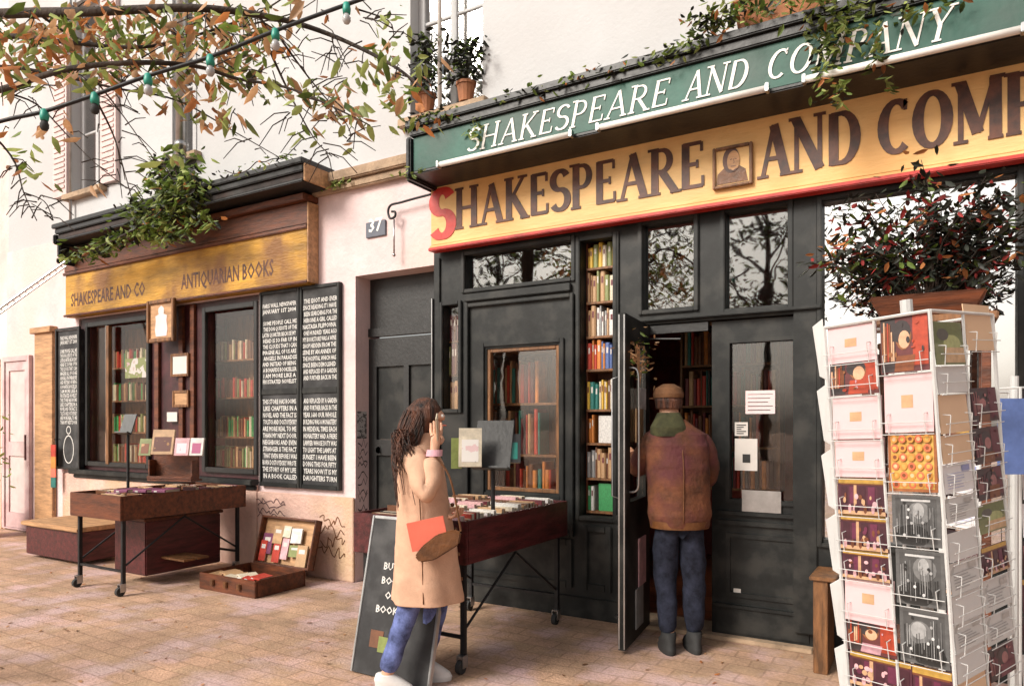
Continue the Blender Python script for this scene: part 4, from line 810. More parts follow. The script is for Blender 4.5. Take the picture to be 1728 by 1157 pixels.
for i,(x,y,w2,h2,k,lb) in enumerate([(243,768,.11,.16,'olive','olive green book at the left end of the wooden book rest'),(272,766,.20,.235,'tan','large tan book in the middle of the wooden book rest'),(305,768,.13,.165,'pink','pink and white picture book right of the large tan book'),(330,768,.12,.165,'white','white and maroon book at the right end of the wooden book rest')]):
    open_book('book', dep(x, y, 6.62-.02*i), w2, h2, BM[k], lb, PHI, .25, pic=[pic[4],pic[5],pic[2],pic[3]][i])
# flat purple books on far cart
for i in range(3):
    c_ = dep(215+32*i, 829-3*i, 6.5); book('purple', (c_.x, c_.y, .868), .03, .20, .14, (0,math.radians(-90),.3), 'purple book lying flat on the near edge of the far book cart', 'purple books lying on the far cart')
# ---- card rack ----
tR = 1.50; PR = CAM+ray(1590)*tR
th_ = math.radians(34.5); dA = (-math.sin(th_)*RT+math.cos(th_)*FW).normalized(); dC = (math.cos(th_)*RT+math.sin(th_)*FW).normalized()
def on(p, y_, s=None): # height at picture row y_ for the point p
    t = (p-CAM).dot(FW); return CAM.z+(HY-y_)*t/F
PIV = Vector((PR.x, PR.y, 1.35)); TILT = Matrix.Translation(PIV) @ Matrix.Rotation(math.radians(-3.9), 4, FW) @ Matrix.Translation(-PIV)
def settilt(o): 
    m = TILT @ Matrix.LocRotScale(o.location, o.rotation_euler, o.scale); l,r_,s_ = m.decompose(); o.location = l; o.rotation_euler = r_.to_euler()
SL = .34
def rack(P, dA, dC, label, W=.24, D=.30, z0=.12, z1=1.74, rowh=.105):
    c = P+dA*W/2+dC*D/2; t_ = thing('card_rack', (c.x,c.y,0), label, 'card rack')
    cr = [P, P+dA*W, P+dA*W+dC*D, P+dC*D]; cr = [Vector((p.x,p.y,0)) for p in cr]
    q = MB(); up = Vector((0,0,1))
    for p in cr: q.tube([p+up*z0, p+up*z1], .0045, 6)
    for i in range(4):
        for z in (z0, z1): q.tube([cr[i]+up*z, cr[(i+1)%4]+up*z], .004, 6)
    q.tube([(cr[0]+cr[1])/2+up*z0, (cr[0]+cr[1])/2+up*z1], .0035, 6); q.tube([(cr[0]+cr[3])/2+up*z0, (cr[0]+cr[3])/2+up*z1], .0035, 6)
    q.build('frame', M['wire'], t_)
    # white side strips of the pocket columns
    q = MB()
    for p, n_ in ((cr[1], -dC),): 
        for k in range(10):
            z = z0+.1+k*.155; a_ = p+n_*.004; v = [a_+up*z, a_+n_*.006+dA*.012+up*(z+.01), a_+n_*.006+dA*.022+up*(z+.13), a_+up*(z+.145)]; q.add(v+[x+dA*.002 for x in v], [(0,1,2,3),(7,6,5,4),(0,4,5,1),(1,5,6,2),(2,6,7,3),(3,7,4,0)])
    q.build('side_plate', M['wire'], t_)
    q = MB(); q.tube([(c.x,c.y,.05),(c.x,c.y,z1+.05)], .014, 10); q.build('pole', M['wire'], t_)
    q = MB()
    for k in range(4): g = k*math.pi/2+.4; q.tube([(c.x,c.y,.08),(c.x+.26*math.cos(g),c.y+.26*math.sin(g),.012)], .010, 6)
    q.build('foot', M['iron'], t_)
    return t_, cr
M['cardpink'] = mat('pink_postcard', (.66,.45,.46), .45, .05, 5, 0); M['cardwhite'] = mat('white_postcard', (.58,.57,.56), .45, .04, 5, 0)
CP = {'photo':picmat('shopfront_photo_print',[(.04,.012,.012),(.12,.02,.03),(.16,.05,.02),(.42,.22,.12),(.08,.02,.04),(.60,.35,.28)],85,seed=1),'photo2':picmat('warm_photo_print',[(.08,.015,.02),(.20,.06,.02),(.45,.22,.12),(.05,.05,.045),(.14,.03,.02),(.60,.35,.30)],70,seed=2),
 'orn':picmat('ornament_print',[(.14,.04,.015),(.45,.15,.05),(.50,.28,.06),(.58,.10,.05),(.22,.07,.02)],80,seed=3),'bw':picmat('black_white_print',[(.02,.02,.02),(.06,.06,.06),(.14,.14,.14),(.04,.04,.04),(.32,.32,.32)],75,seed=4),
 'grey':picmat('grey_print',[(.34,.34,.33),(.50,.50,.49),(.62,.61,.60)],14,seed=5),'tan':picmat('tan_print',[(.55,.34,.20),(.62,.42,.26),(.45,.38,.20)],10,seed=6),'pink':M['cardpink'],'white':M['cardwhite'],'blue':picmat('blue_white_print',[(.55,.58,.72),(.62,.61,.62),(.66,.65,.72)],12,seed=7),
 'green':picmat('green_tan_print',[(.28,.32,.14),(.55,.38,.22),(.20,.20,.16)],12,seed=8),'dark':picmat('dark_red_print',[(.03,.02,.02),(.12,.02,.03),(.22,.07,.03),(.05,.05,.05)],22,seed=9)}
def flatm(c_): 
    k = 'ink_%02d_%02d_%02d' % tuple(int(v*99) for v in c_)
    return bpy.data.materials.get(k) or mat(k, c_, .4, .12, 60, 0)
PIX = {'photo':[(.05,.012,.02),(.16,.05,.02),(.50,.30,.06),(.12,.02,.05),(.50,.30,.17),(.62,.36,.38)],'photo2':[(.04,.03,.03),(.20,.06,.02),(.50,.28,.32),(.38,.05,.02),(.24,.09,.03),(.62,.36,.22)],
 'dark':[(.03,.02,.025),(.12,.02,.04),(.18,.06,.02),(.10,.015,.03),(.05,.04,.04),(.30,.12,.12)],'orn':[(.20,.06,.02),(.55,.34,.08),(.62,.14,.06),(.60,.26,.05),(.70,.45,.25)],
 'bw':[(.02,.02,.02),(.07,.07,.07),(.16,.16,.16),(.33,.33,.33),(.55,.55,.55)],'green':[(.12,.15,.05),(.35,.38,.16),(.55,.36,.20),(.07,.07,.06)],'grey':[(.5,.5,.5),(.30,.30,.30),(.42,.40,.38)],'blue':[(.5,.5,.6),(.40,.42,.60),(.25,.28,.50)]}
PALM = {k:[flatm(c_) for c_ in v] for k,v in PIX.items()}
CP['photo'] = flatm((.07,.018,.03)); CP['photo2'] = flatm((.12,.03,.03)); CP['orn'] = flatm((.30,.10,.03)); CP['bw'] = flatm((.10,.10,.10)); CP['green'] = flatm((.20,.22,.10)); CP['dark'] = flatm((.05,.02,.025))
desc = {'photo':'dark red shopfront photograph card','photo2':'colourful red and tan photograph card','orn':'red and gold ornamental card','bw':'black and white picture card','grey':'plain grey card','tan':'tan sketch card','pink':'pale pink card with a small motif','white':'blank white card','blue':'pale blue and white card','green':'green and tan card','dark':'dark card with red figures'}
def card(base, dirv, nrm, w_, h_, z, kind, label, tilt=True, lean=.12, group=None, motif=True, twist=0):
    """a card standing in a wire pocket; base = left-bottom point, dirv = direction to its right, nrm = outward"""
    dirv = Vector((dirv.x,dirv.y,0)).normalized(); nrm = Vector((nrm.x,nrm.y,0)).normalized()
    mt = Matrix((( dirv.x,-nrm.x,0,base.x),(dirv.y,-nrm.y,0,base.y),(0,0,1,z),(0,0,0,1)))
    t_ = thing('postcard', (0,0,0), label, 'postcard', group); t_.matrix_basis = mt; t_.rotation_euler = mt.to_euler(); t_.location = mt.to_translation()
    pr_ = random.Random(sum(map(ord, kind))*7+round(z*1000)*31+round(base.x*1000))
    q = MB(); q.box(0,w_,-.004,-.002,0,h_); q.v = [mt @ (Matrix.Rotation(-lean,4,'X') @ (Matrix.Rotation(twist,4,'Y') @ v)) for v in q.v]; q.build('card', CP[kind], t_)
    if kind in PIX:
        q = MB(); lay = [0]
        def el(cx, cz, rx, rz, mi, n=14):
            lay[0] += 1; y = -.0042-.00012*lay[0]; q.add([(w_*min(.985,max(.015,cx+rx*math.cos(6.283*i/n))), y, h_*min(.985,max(.015,cz+rz*math.sin(6.283*i/n)))) for i in range(n)], [tuple(range(n))], mi)
        def bx(x0, x1, z0, z1, mi, sl=0):
            lay[0] += 1; y = -.0042-.00012*lay[0]; cl_ = lambda v: min(.985,max(.015,v)); q.add([(w_*cl_(x0),y,h_*cl_(z0)),(w_*cl_(x1),y,h_*cl_(z0)),(w_*cl_(x1+sl),y,h_*cl_(z1)),(w_*cl_(x0+sl),y,h_*cl_(z1))], [(0,1,2,3)], mi)
        pal = PIX[kind]; U = pr_.uniform; vv = U(-.12,.12)
        if kind == 'photo':
            bx(0,1,.84,1,2); bx(.05,.95,.80,.84,1)
            for k in range(5): bx(.06+.19*k,.20+.19*k,.30,.76,[0,3,0,3,0][k])
            bx(.34,.40,.1,.8,4)
            for k in range(12): el(U(.1,.9),U(.15,.62),U(.02,.05),U(.04,.09),pr_.choice([1,4,5,3,5]))
            bx(0,1,0,.12,4)
            for k in range(6): el(.1+.16*k+U(-.03,.03),.17,.035,.12,pr_.choice([0,5,1]))
        elif kind in ('photo2','dark'):
            bx(0,.32,0,1,0); bx(.68,1,.1,1,3); el(.5+vv,.62,.17,.24,4); el(.46+vv,.70,.20,.2,0); el(.52+vv,.56,.12,.16+vv*.3,5); bx(.30+vv,.70+vv,0,.30+vv,pr_.choice([2,1,3]),.04)
            for k in range(7): bx(.03+.04*k,.06+.04*k,.2,U(.5,.9),pr_.choice([1,3,5]))
            for k in range(8): el(U(.1,.9),U(.05,.9),U(.015,.05),U(.015,.06),pr_.choice(range(6)))
        elif kind == 'orn':
            bx(.06,.94,.05,.95,1)
            for k in range(6):
                for j in range(5): el(.16+.17*j,.12+.155*k,.078,.068,[2,3][(k+j)%2]); el(.16+.17*j,.12+.155*k,.04,.035,[0,4,1][(k*2+j)%3])
        elif kind == 'bw':
            bx(.08,.92,.06,.94,1); el(.5+vv,.62+vv*.5,.24,.22,2); el(.48+vv,.66+vv*.5,.14-vv*.3,.16,3); el(.5-vv,.2,.36,.22,0); bx(.2,.8,.88,.92,4)
            for k in range(16): bx(.1+.05*k,.115+.05*k,U(.06,.3),U(.4,.85),pr_.choice([0,1,2,3]))
            for k in range(8): el(U(.2,.8),U(.2,.85),.03,.03,pr_.choice([0,3,4]))
        elif kind == 'green': bx(0,1,.5,1,0); el(.6,.5,.3,.2,1); bx(.3,1,.05,.4,2); el(.3,.7,.2,.14,3)
        elif kind in ('grey','blue'):
            for k in range(6): bx(.1,.55+U(0,.35),.15+.1*k,.18+.1*k,1)
            bx(.62,.9,.7,.9,2)
        q.v = [mt @ (Matrix.Rotation(-lean,4,'X') @ v) for v in q.v]; q.build('printed_picture', PALM[kind], t_)
    if kind in ('pink','white','tan') and motif:
        q = MB(); q.box(w_*.36,w_*.60,-.0047,-.0041,h_*.42,h_*.64); q.v = [mt @ (Matrix.Rotation(-lean,4,'X') @ v) for v in q.v]; q.build('motif', BM['tan'], t_)
    q = MB(); zz = .022
    for v0,v1 in (((-.004,-.012,-.004),(w_+.004,-.012,-.004)),((-.004,-.016,zz),(w_+.004,-.016,zz)),((w_*.12,-.012,-.004),(w_*.12,-.017,.04)),((w_*.88,-.012,-.004),(w_*.88,-.017,.04)),((w_*.12,-.017,.04),(w_*.12,.002,.042)),((w_*.88,-.017,.04),(w_*.88,.002,.042))):
        q.tube([mt @ Vector(v0), mt @ Vector(v1)], .0011, 5)
    return t_, q
rk, cr = rack(PR, dA, dC, 'tall white wire postcard rack in the right foreground, full of cards on two visible sides')
allcards = []; wires = MB()
nA = -dC; nC = -dA
L0 = cr[1]; dAr = -dA     # going right along the left-hand face
colA = [(605,545,'pink',.117),(660,600,'photo2',.117),(735,668,'pink',.117),(800,737,'pink',.117),(865,805,'photo',.116),(925,868,'photo',.116),(975,928,'photo',.116),(1048,976,'pink',.117),(1100,1046,'photo2',.117),(1160,1106,'photo',.145),(1225,1166,'dark',.117),(1290,1230,'pink',.117)]
for i,(yb_,yt_,k,w_) in enumerate(colA):
    b0 = L0+dAr*.006; z = on(b0+dAr*.07, yb_); h_ = on(b0+dAr*.07, yt_)-z
    allcards.append(card(b0, dAr, nA, w_, h_*1.06, z, k, '%s, %s down the left column of the near rack' % (desc[k], ('first','second','third','fourth','fifth','sixth','seventh','eighth','ninth','tenth','eleventh','twelfth')[i]), lean=.10, group='cards in the near rack'))
colB = [(625,530,'photo2',.103),(727,632,'pink',.103),(828,732,'orn',.103),(920,838,'bw',.103),(1022,932,'bw',.103),(1122,1034,'bw',.103),(1215,1130,'photo',.103)]
for i,(yb_,yt_,k,w_) in enumerate(colB):
    b0 = L0+dAr*.131; z = on(b0+dAr*.06, yb_); h_ = on(b0+dAr*.06, yt_)-z
    allcards.append(card(b0, dAr, nA, w_, h_*1.04, z, k, '%s, %s down the middle column of the near rack' % (desc[k], ('first','second','third','fourth','fifth','sixth','seventh')[i]), lean=.08, group='cards in the near rack'))
colC = [(618,548,'green'),(665,622,'white'),(733,670,'tan'),(782,737,'tan'),(832,786,'blue'),(880,842,'grey'),(945,900,'white'),(1000,950,'grey'),(1048,1004,'white'),(1096,1052,'grey'),(1145,1100,'white'),(1205,1150,'tan')]
for i,(yb_,yt_,k) in enumerate(colC):
    b0 = cr[0]+dC*.008; z = on(b0+dC*.06, yb_); h_ = on(b0+dC*.06, yt_)-z
    allcards.append(card(b0, dC, nC, .132, h_*1.04, z, k, '%s, %s down the right column of the near rack' % (desc[k], ('first','second','third','fourth','fifth','sixth','seventh','eighth','ninth','tenth','eleventh','twelfth')[i]), lean=.06, group='cards in the near rack', motif=False))
colD = [(600,525,'tan'),(720,665,'dark'),(790,732,'dark'),(850,800,'dark'),(905,860,'green'),(975,930,'photo'),(1035,985,'grey'),(1090,1045,'grey'),(1150,1100,'dark')]
for i,(yb_,yt_,k) in enumerate(colD):
    b0 = cr[0]+dC*.158; z = on(b0+dC*.06, yb_); h_ = on(b0+dC*.06, yt_)-z
    allcards.append(card(b0, dC, nC, .132, h_*1.04, z, k, '%s, %s down the farthest column of near rack' % (desc[k], ('first','second','third','fourth','fifth','sixth','seventh','eighth','ninth')[i]), lean=.06, group='cards in the near rack', motif=False))
for o, q in allcards: wires.add(q.v, q.f)
wires.build('wire_pockets', M['wire'], rk)
settilt(rk)
for o, q in allcards: settilt(o)
# second rack at the right edge
P2 = CAM+ray(1722)*2.35; d2 = (-math.sin(.25)*RT+math.cos(.25)*FW).normalized(); c2 = (math.cos(.25)*RT+math.sin(.25)*FW).normalized()
rk2, cr2 = rack(P2, d2, c2, 'second wire card rack partly cut off by the right edge of the picture', W=.30, D=.30, z1=1.62)
ws2 = MB()
for i in range(11):
    k = ['dark','photo','blue','blue','dark','photo','dark','grey','dark','photo2','dark'][i]; z = 1.50-.125*i
    for (b0, dr_, n_, s_) in ((cr2[0]+c2*.01, c2, -d2, 'front'),(cr2[1]-d2*.01, -d2, -c2, 'side')):
        o, q = card(b0, dr_, n_, .135, .11, z, k, '%s, row %s on the %s of the second rack' % (desc[k], ('one','two','three','four','five','six','seven','eight','nine','ten','eleven')[i], s_), lean=.08, group='cards in the second rack', motif=False); ws2.add(q.v, q.f)
ws2.build('wire_pockets', M['wire'], rk2)
q = MB(); c_ = CAM+ray(1706)*2.25; q.M = Matrix.Translation((c_.x,c_.y,0)) @ Matrix.Rotation(PHI,4,'Z'); q.box(-.03,.16,0,.02,on(c_,800),on(c_,672)); q.build('b', BM['blue'])
o = bpy.data.objects['b']; o.name = 'poster_board'; tag(o, 'plain blue board fixed to the second card rack at the right edge', 'board')
# bushy plant in front of the big window
PXc = at(1560, 520, -.62); plt = thing('potted_shrub', (PXc.x,-.62,0), 'large dark leaved shrub spreading in front of the bright shop window, above the card rack', 'plant')
zc = PXc.z; X_ = PXc.x
ped = thing('plant_table', (X_,-.62,0), 'tall wooden stand carrying the large dark shrub, behind the card rack', 'stand')
q = MB(); q.box(X_-.30,X_+.32,-.80,-.44,zc-.10,zc-.06); q.build('top', M['woodmid'], ped, bevel=.006)
for sx in (-.27,.27):
    for sy in (-.77,-.49): q = MB(); q.box(X_+sx-.02,X_+sx+.02,sy,sy+.04,0,zc-.101); q.build('leg', M['wood'], ped, bevel=.003)
q = MB(); q.box(X_-.26,X_+.28,-.78,-.46,.35,.37); q.build('shelf', M['wood'], ped); q = MB(); q.box(X_-.26,X_+.28,-.78,-.46,1.2,1.22); q.build('shelf', M['wood'], ped)
q = MB(); q.add([(X_-.20,-.73,zc-.058),(X_+.22,-.73,zc-.058),(X_+.22,-.51,zc-.058),(X_-.20,-.51,zc-.058),(X_-.26,-.77,zc+.06),(X_+.28,-.77,zc+.06),(X_+.28,-.47,zc+.06),(X_-.26,-.47,zc+.06)], [(0,3,2,1),(4,5,6,7),(0,1,5,4),(1,2,6,5),(2,3,7,6),(3,0,4,7)]); q.build('trough', M['wood'], plt, bevel=.01)
q = MB(); st2 = MB(); r = random.Random(12)
for k in range(58):
    g = r.uniform(-1.25,1.25); ln = r.uniform(.35,.74)*(1.0 if abs(g) < .9 else .95); oy = r.uniform(-.30,.12)
    p0 = Vector((X_+.02+g*.08, -.62, zc+.05)); p2 = p0+Vector((math.sin(g)*ln*.74, oy, math.cos(g)*ln*.92+.03)); p1 = p0.lerp(p2,.5)+Vector((r.uniform(-.05,.05),0,.04))
    P = bez([p0,p1,p2],5); st2.tube(P, [.006-.0045*i/(len(P)-1) for i in range(len(P))], 5)
    for i in range(3, len(P)):
        for _ in range(5):
            leaf(q, P[i]+Vector((r.gauss(0,.045),r.gauss(0,.04),r.gauss(0,.04))), .068, r.choices([0,1,2,3],[10,1.5,2.2,.6])[0], narrow=.34)
for k in range(60): leaf(q, Vector((X_-.42+r.gauss(0,.04),-.62,zc+.35+r.gauss(0,.1))), .07, r.choice([1,2,3,3]))
q.build('foliage', [M['leafd'],M['leafg'],M['leafred'],M['leafo']], plt, smooth=True); st2.build('stem', M['bark'], plt, smooth=True)
# wooden post/crate end left of rack
q = MB(); c_ = at(1384, 1100, -.35); q.box(c_.x-.03,c_.x+.05,-.42,-.10,.0,.56); q.box(c_.x-.05,c_.x+.10,-.44,-.08,.561,.585); tag(q.build('wooden_crate', M['woodmid'], bevel=.004), 'narrow upright brown wooden crate against the doorway behind the card rack', 'crate')
# hedge reflected/visible at right is part of the trees
# objects hung on the open door
for i,(x,ya,yb2,k,lb) in enumerate([(1068,905,985,'pink','pink magazine hanging in the rack on the open door'),(1066,985,1050,'grey','grey magazine hanging lowest on the open door'),(1060,655,690,'white','white leaflet pinned on the open door leaf'),(1058,690,745,'tan','tan leaflet pinned on the open door leaf')]):
    c_ = at(x, yb2, -.30); q = MB(); q.M = R_; s0=.16+.08*(i%2); q.box(s0,s0+.2,.067,.075,c_.z,at(x,ya,-.30).z); tag(q.build('magazine', BM[k]), lb, 'magazine')
c_ = R_ @ Vector((.45,.10,1.98)); q = MB()
for _ in range(90): leaf(q, c_+Vector((rnd.gauss(0,.05),rnd.gauss(0,.08),rnd.gauss(0,.09))), .05, rnd.choice([0,1,1]))
fl_ = thing('dried_flowers', c_, 'bunch of dried tan flowers tied high on the open door', 'flowers'); q.build('foliage', [M['leafg'],M['leafp']], fl_)
q = MB(); [q.tube([c_-Vector((0,0,.22)), c_+Vector((rnd.gauss(0,.03),rnd.gauss(0,.05),.05))], .0025, 5) for _ in range(9)]; q.build('stem', M['woodlight'], fl_)
# ---- string of lights ----
T_ = 2.75
cb = [(-140,245),(0,205),(75,188),(160,160),(250,128),(355,96),(465,52),(585,8),(680,-25)]
sg = thing('string_lights', dep(0,205,T_), 'black cable of outdoor bulbs with teal sockets strung across the upper left', 'string lights')
q = MB(); q.tube(bez([dep(x,y,T_) for x,y in cb],5), .0075, 6); q.build('cable', M['iron'], sg, smooth=True)
M['teal'] = mat('teal_socket', (.02,.30,.22), .45, .1, 8, 0); M['bulb'] = mat('clear_bulb', (.45,.45,.45), .1, .1, 4, 0); 
for i,(x,y) in enumerate(cb[2:-1]):
    p = dep(x,y,T_); q = MB(); q.lathe((p.x,p.y,p.z-.036), [(0,0),(.014,0),(.0165,.016),(.013,.04),(.007,.045),(0,.045)], 12); s_ = q.build('socket', M['teal'], sg, smooth=True)
    q = MB(); q.lathe((p.x,p.y,p.z-.076), [(0,0),(.010,.003),(.016,.013),(.016,.025),(.010,.04),(0,.04)], 14); q.build('bulb', M['rubber'] if i in (0,1) else M['bulb'], s_, smooth=True)
# ---- overhanging tree ----
tr = thing('tree', dep(-420, 1300, 3.4), 'overhanging autumn tree with orange and green leaves on thin branches at the upper left', 'tree')
q = MB(); TB = dep(-560, 715, 3.6); q.tube(bez([Vector((TB.x,TB.y,0)),Vector((TB.x+.05,TB.y,1.2)),Vector((TB.x,TB.y+.05,2.4)),dep(-420,60,3.6),dep(-330,-500,3.7)],5), [.15-.004*i for i in range(21)], 12)
br = [ # picture polyline, depth, start radius
 ([(-420,80),(-150,40),(0,24),(160,20),(330,14),(460,30),(560,60),(665,112),(730,165)], 3.4, .030),
 ([(-420,120),(-200,90),(0,62),(100,70),(230,80),(330,60),(440,20),(500,-20)], 3.6, .018),
 ([(-420,200),(-150,190),(0,152),(110,118),(230,106),(330,112),(400,133),(480,147),(550,175),(625,212)], 3.3, .018),
 ([(-420,160),(-100,130),(0,112),(100,128),(200,150),(300,170),(400,225),(470,265)], 3.7, .012),
 ([(140,110),(200,185),(262,272)], 3.5, .006), ([(160,165),(190,225),(210,290),(222,335)], 3.4, .006), ([(455,85),(480,140),(510,200),(535,240),(560,264)], 3.5, .007),
 ([(475,68),(520,130),(585,210),(590,240)], 3.5, .006), ([(0,155),(60,175),(120,235),(160,275),(215,318)], 3.8, .006), ([(-60,180),(18,262),(40,325),(62,372)], 3.5, .007),
 ([(40,325),(75,340),(90,372)], 3.5, .004), ([(340,22),(390,75),(405,125)], 3.4, .006), ([(560,62),(566,90),(578,112)], 3.4, .004), ([(430,20),(450,45),(465,70)], 3.5,.009),
 ([(350,60),(430,40),(500,20),(560,-20)], 3.6, .007),([(600,15),(655,35),(665,62)], 3.4,.005),([(240,20),(300,60),(370,100),(440,150)],3.6,.008),([(60,20),(120,60),(200,90),(290,150)],3.5,.008)]
for pts, t_, r0 in br:
    P = bez([dep(x,y,t_+.12*math.sin(i*1.3)) for i,(x,y) in enumerate(pts)],5); k = len(P)
    q.tube(P, [max(.0025, r0*(1-.85*i/(k-1))) for i in range(k)], 7)
# fine twigs
r = random.Random(21)
for pts, t_, r0 in br:
    for k in range(int(len(pts)*3.4)):
        i = r.randrange(len(pts)-1); x = pts[i][0]+(pts[i+1][0]-pts[i][0])*r.random(); y = pts[i][1]+(pts[i+1][1]-pts[i][1])*r.random()
        if x < -30: continue
        dx, dy = r.uniform(-50,60), r.uniform(-30,50); q.tube([dep(x,y,t_),dep(x+dx*.5,y+dy*.4-6,t_+r.uniform(-.1,.1)),dep(x+dx,y+dy,t_+r.uniform(-.15,.15))], [.0035,.0028,.002], 5)
q.build('trunk', M['bark'], tr, smooth=True)
cls = [(230,60,200,52,380),(120,40,110,36,150),(330,50,110,42,150),(90,110,70,28,60),(170,115,70,25,70),(300,135,60,35,90),(400,95,50,45,70),(350,180,50,25,45),(440,45,40,26,30),(30,95,40,20,20),(410,140,40,22,32),
 (480,150,45,16,26),(545,150,45,28,40),(590,150,28,24,26),(600,200,22,22,24),(560,190,35,18,22),(530,215,30,30,14),(660,30,28,18,14),(640,85,34,22,28),(665,130,32,24,26),(700,125,28,30,24),(650,75,25,18,14),
 (40,270,24,32,22),(70,300,15,12,6),(95,215,24,28,14),(160,310,12,5,3),(20,120,20,25,8),(390,215,14,14,5),(665,180,18,26,12),(700,190,28,26,16),(60,55,60,20,40),(500,10,50,12,10),(380,20,60,16,30),(285,265,20,14,8),(590,238,14,12,6),(25,55,30,16,14)]
q = MB()
for cx_,cy_,rx_,ry_,n in cls:
    for _ in range(int(n*.78)):
        g = r.gauss(0,.55); h_ = r.gauss(0,.55); p = dep(cx_+g*rx_*1.2, cy_+h_*ry_*1.2, 3.5+r.uniform(-.45,.5))
        base = [4,6,4,5] if cx_ < 450 else [2,5,4,7]
        leaf(q, p, r.uniform(.05,.108), r.choices(range(4), [base[0],base[1],base[2],base[3]])[0], droop=.8, narrow=.36)
q.build('crown', [M['leafo'],M['leafp'],M['leafg'],M['leafy']], tr, smooth=True)
# fallen leaves and litter
q = MB()
for _ in range(330):
    x = r.uniform(-8.5,1.2); y = r.uniform(-3.6,-.05)
    leaf(q, Vector((x,y,.012)), .045, r.choice([0,1,1,2]), droop=0)
for i,v in enumerate(q.v): q.v[i] = Vector((v.x,v.y,.004+abs(v.z-.012)*.25))
tag(q.build('fallen_leaves', [M['leafo'],M['leafp'],M['woodmid']]), 'fallen leaves scattered over the pavement', 'leaves', kind='stuff')
# =================== PEOPLE ===================
def skinned(name, J, E, m_, parent, sub=2, root=None, disp=0.0):
    """J: {joint: ((a,b,z), r or (rx,ry))} in the local frame of `parent`; E: edges"""
    me = bpy.data.meshes.new(name); ks = list(J); ix = {k:i for i,k in enumerate(ks)}
    me.from_pydata([J[k][0] for k in ks], [(ix[a],ix[b]) for a,b in E], [])
    o = bpy.data.objects.new(name, me); COL.objects.link(o)
    md = o.modifiers.new('skin','SKIN'); md.use_smooth_shade = True
    if not me.skin_vertices: me.attributes  # layer is made by the modifier below
    bm = bmesh.new(); bm.from_mesh(me); lay_ = bm.verts.layers.skin.verify(); bm.verts.ensure_lookup_table()
    for k in ks:
        r_ = J[k][1]; r_ = r_ if isinstance(r_, tuple) else (r_, r_); bm.verts[ix[k]][lay_].radius = r_
    bm.verts[ix[root or ks[0]]][lay_].use_root = True
    bm.to_mesh(me); bm.free()
    s_ = o.modifiers.new('sub','SUBSURF'); s_.levels = s_.render_levels = sub
    if disp:
        tx = bpy.data.textures.new('folds','CLOUDS'); tx.noise_scale = .11; dm = o.modifiers.new('folds','DISPLACE'); dm.texture = tx; dm.strength = disp; dm.mid_level = .5
    dg = bpy.context.evaluated_depsgraph_get(); m2 = bpy.data.meshes.new_from_object(o.evaluated_get(dg)); m2.name = name
    bpy.data.objects.remove(o); bpy.data.meshes.remove(me)
    m2.materials.clear(); m2.materials.append(m_); m2.polygons.foreach_set('use_smooth', [True]*len(m2.polygons)); m2.polygons.foreach_set('material_index', [0]*len(m2.polygons))
    o = bpy.data.objects.new(name, m2); COL.objects.link(o); o.parent = parent; return o
def loft(mb, rings, n=28, fold=0.0, freq=7, seed=0, cap0=True, cap1=True, wr=0.0):
    """rings: (a, b, z, ra, rb) ellipses in the local frame"""
    r = random.Random(seed); ph = r.uniform(0,6); vs = []
    R = []
    for i in range(len(rings)-1):
        for k in range(8 if wr else 4):
            t = k/(8 if wr else 4); t2 = t*t*(3-2*t); R.append([rings[i][j]+(rings[i+1][j]-rings[i][j])*t2 for j in range(5)])
    R.append(list(rings[-1])); K = len(R)
    for i,(a,b,z,ra,rb) in enumerate(R):
        f = fold*(1-i/(K-1))
        for j in range(n):
            g = 2*math.pi*j/n; m_ = 1+f*math.sin(g*freq+ph+(i*.15 if not wr else z*3))+(f*.6*math.sin(g*3-ph+i*.3) if not wr else f*.6*math.sin(g*3-ph+z*4))+wr*math.sin(g*4+z*31+ph)*math.sin(z*19-g*2)+wr*.5*math.sin(g*9-z*43)*math.sin(z*52+g*5)
            vs.append((a+ra*m_*math.cos(g), b+rb*m_*math.sin(g), z))
    fs = [(i*n+j, i*n+(j+1)%n, (i+1)*n+(j+1)%n, (i+1)*n+j) for i in range(K-1) for j in range(n)]
    if cap0: fs.append(tuple(range(n))[::-1])
    if cap1: fs.append(tuple(range((K-1)*n, K*n)))
    mb.add(vs, fs); return mb
def buildlocal(mb, name, m_, parent, smooth=True, bevel=0):
    W_ = wm(parent); mb.v = [W_ @ v for v in mb.v]; return mb.build(name, m_, parent, smooth=smooth, bevel=bevel)
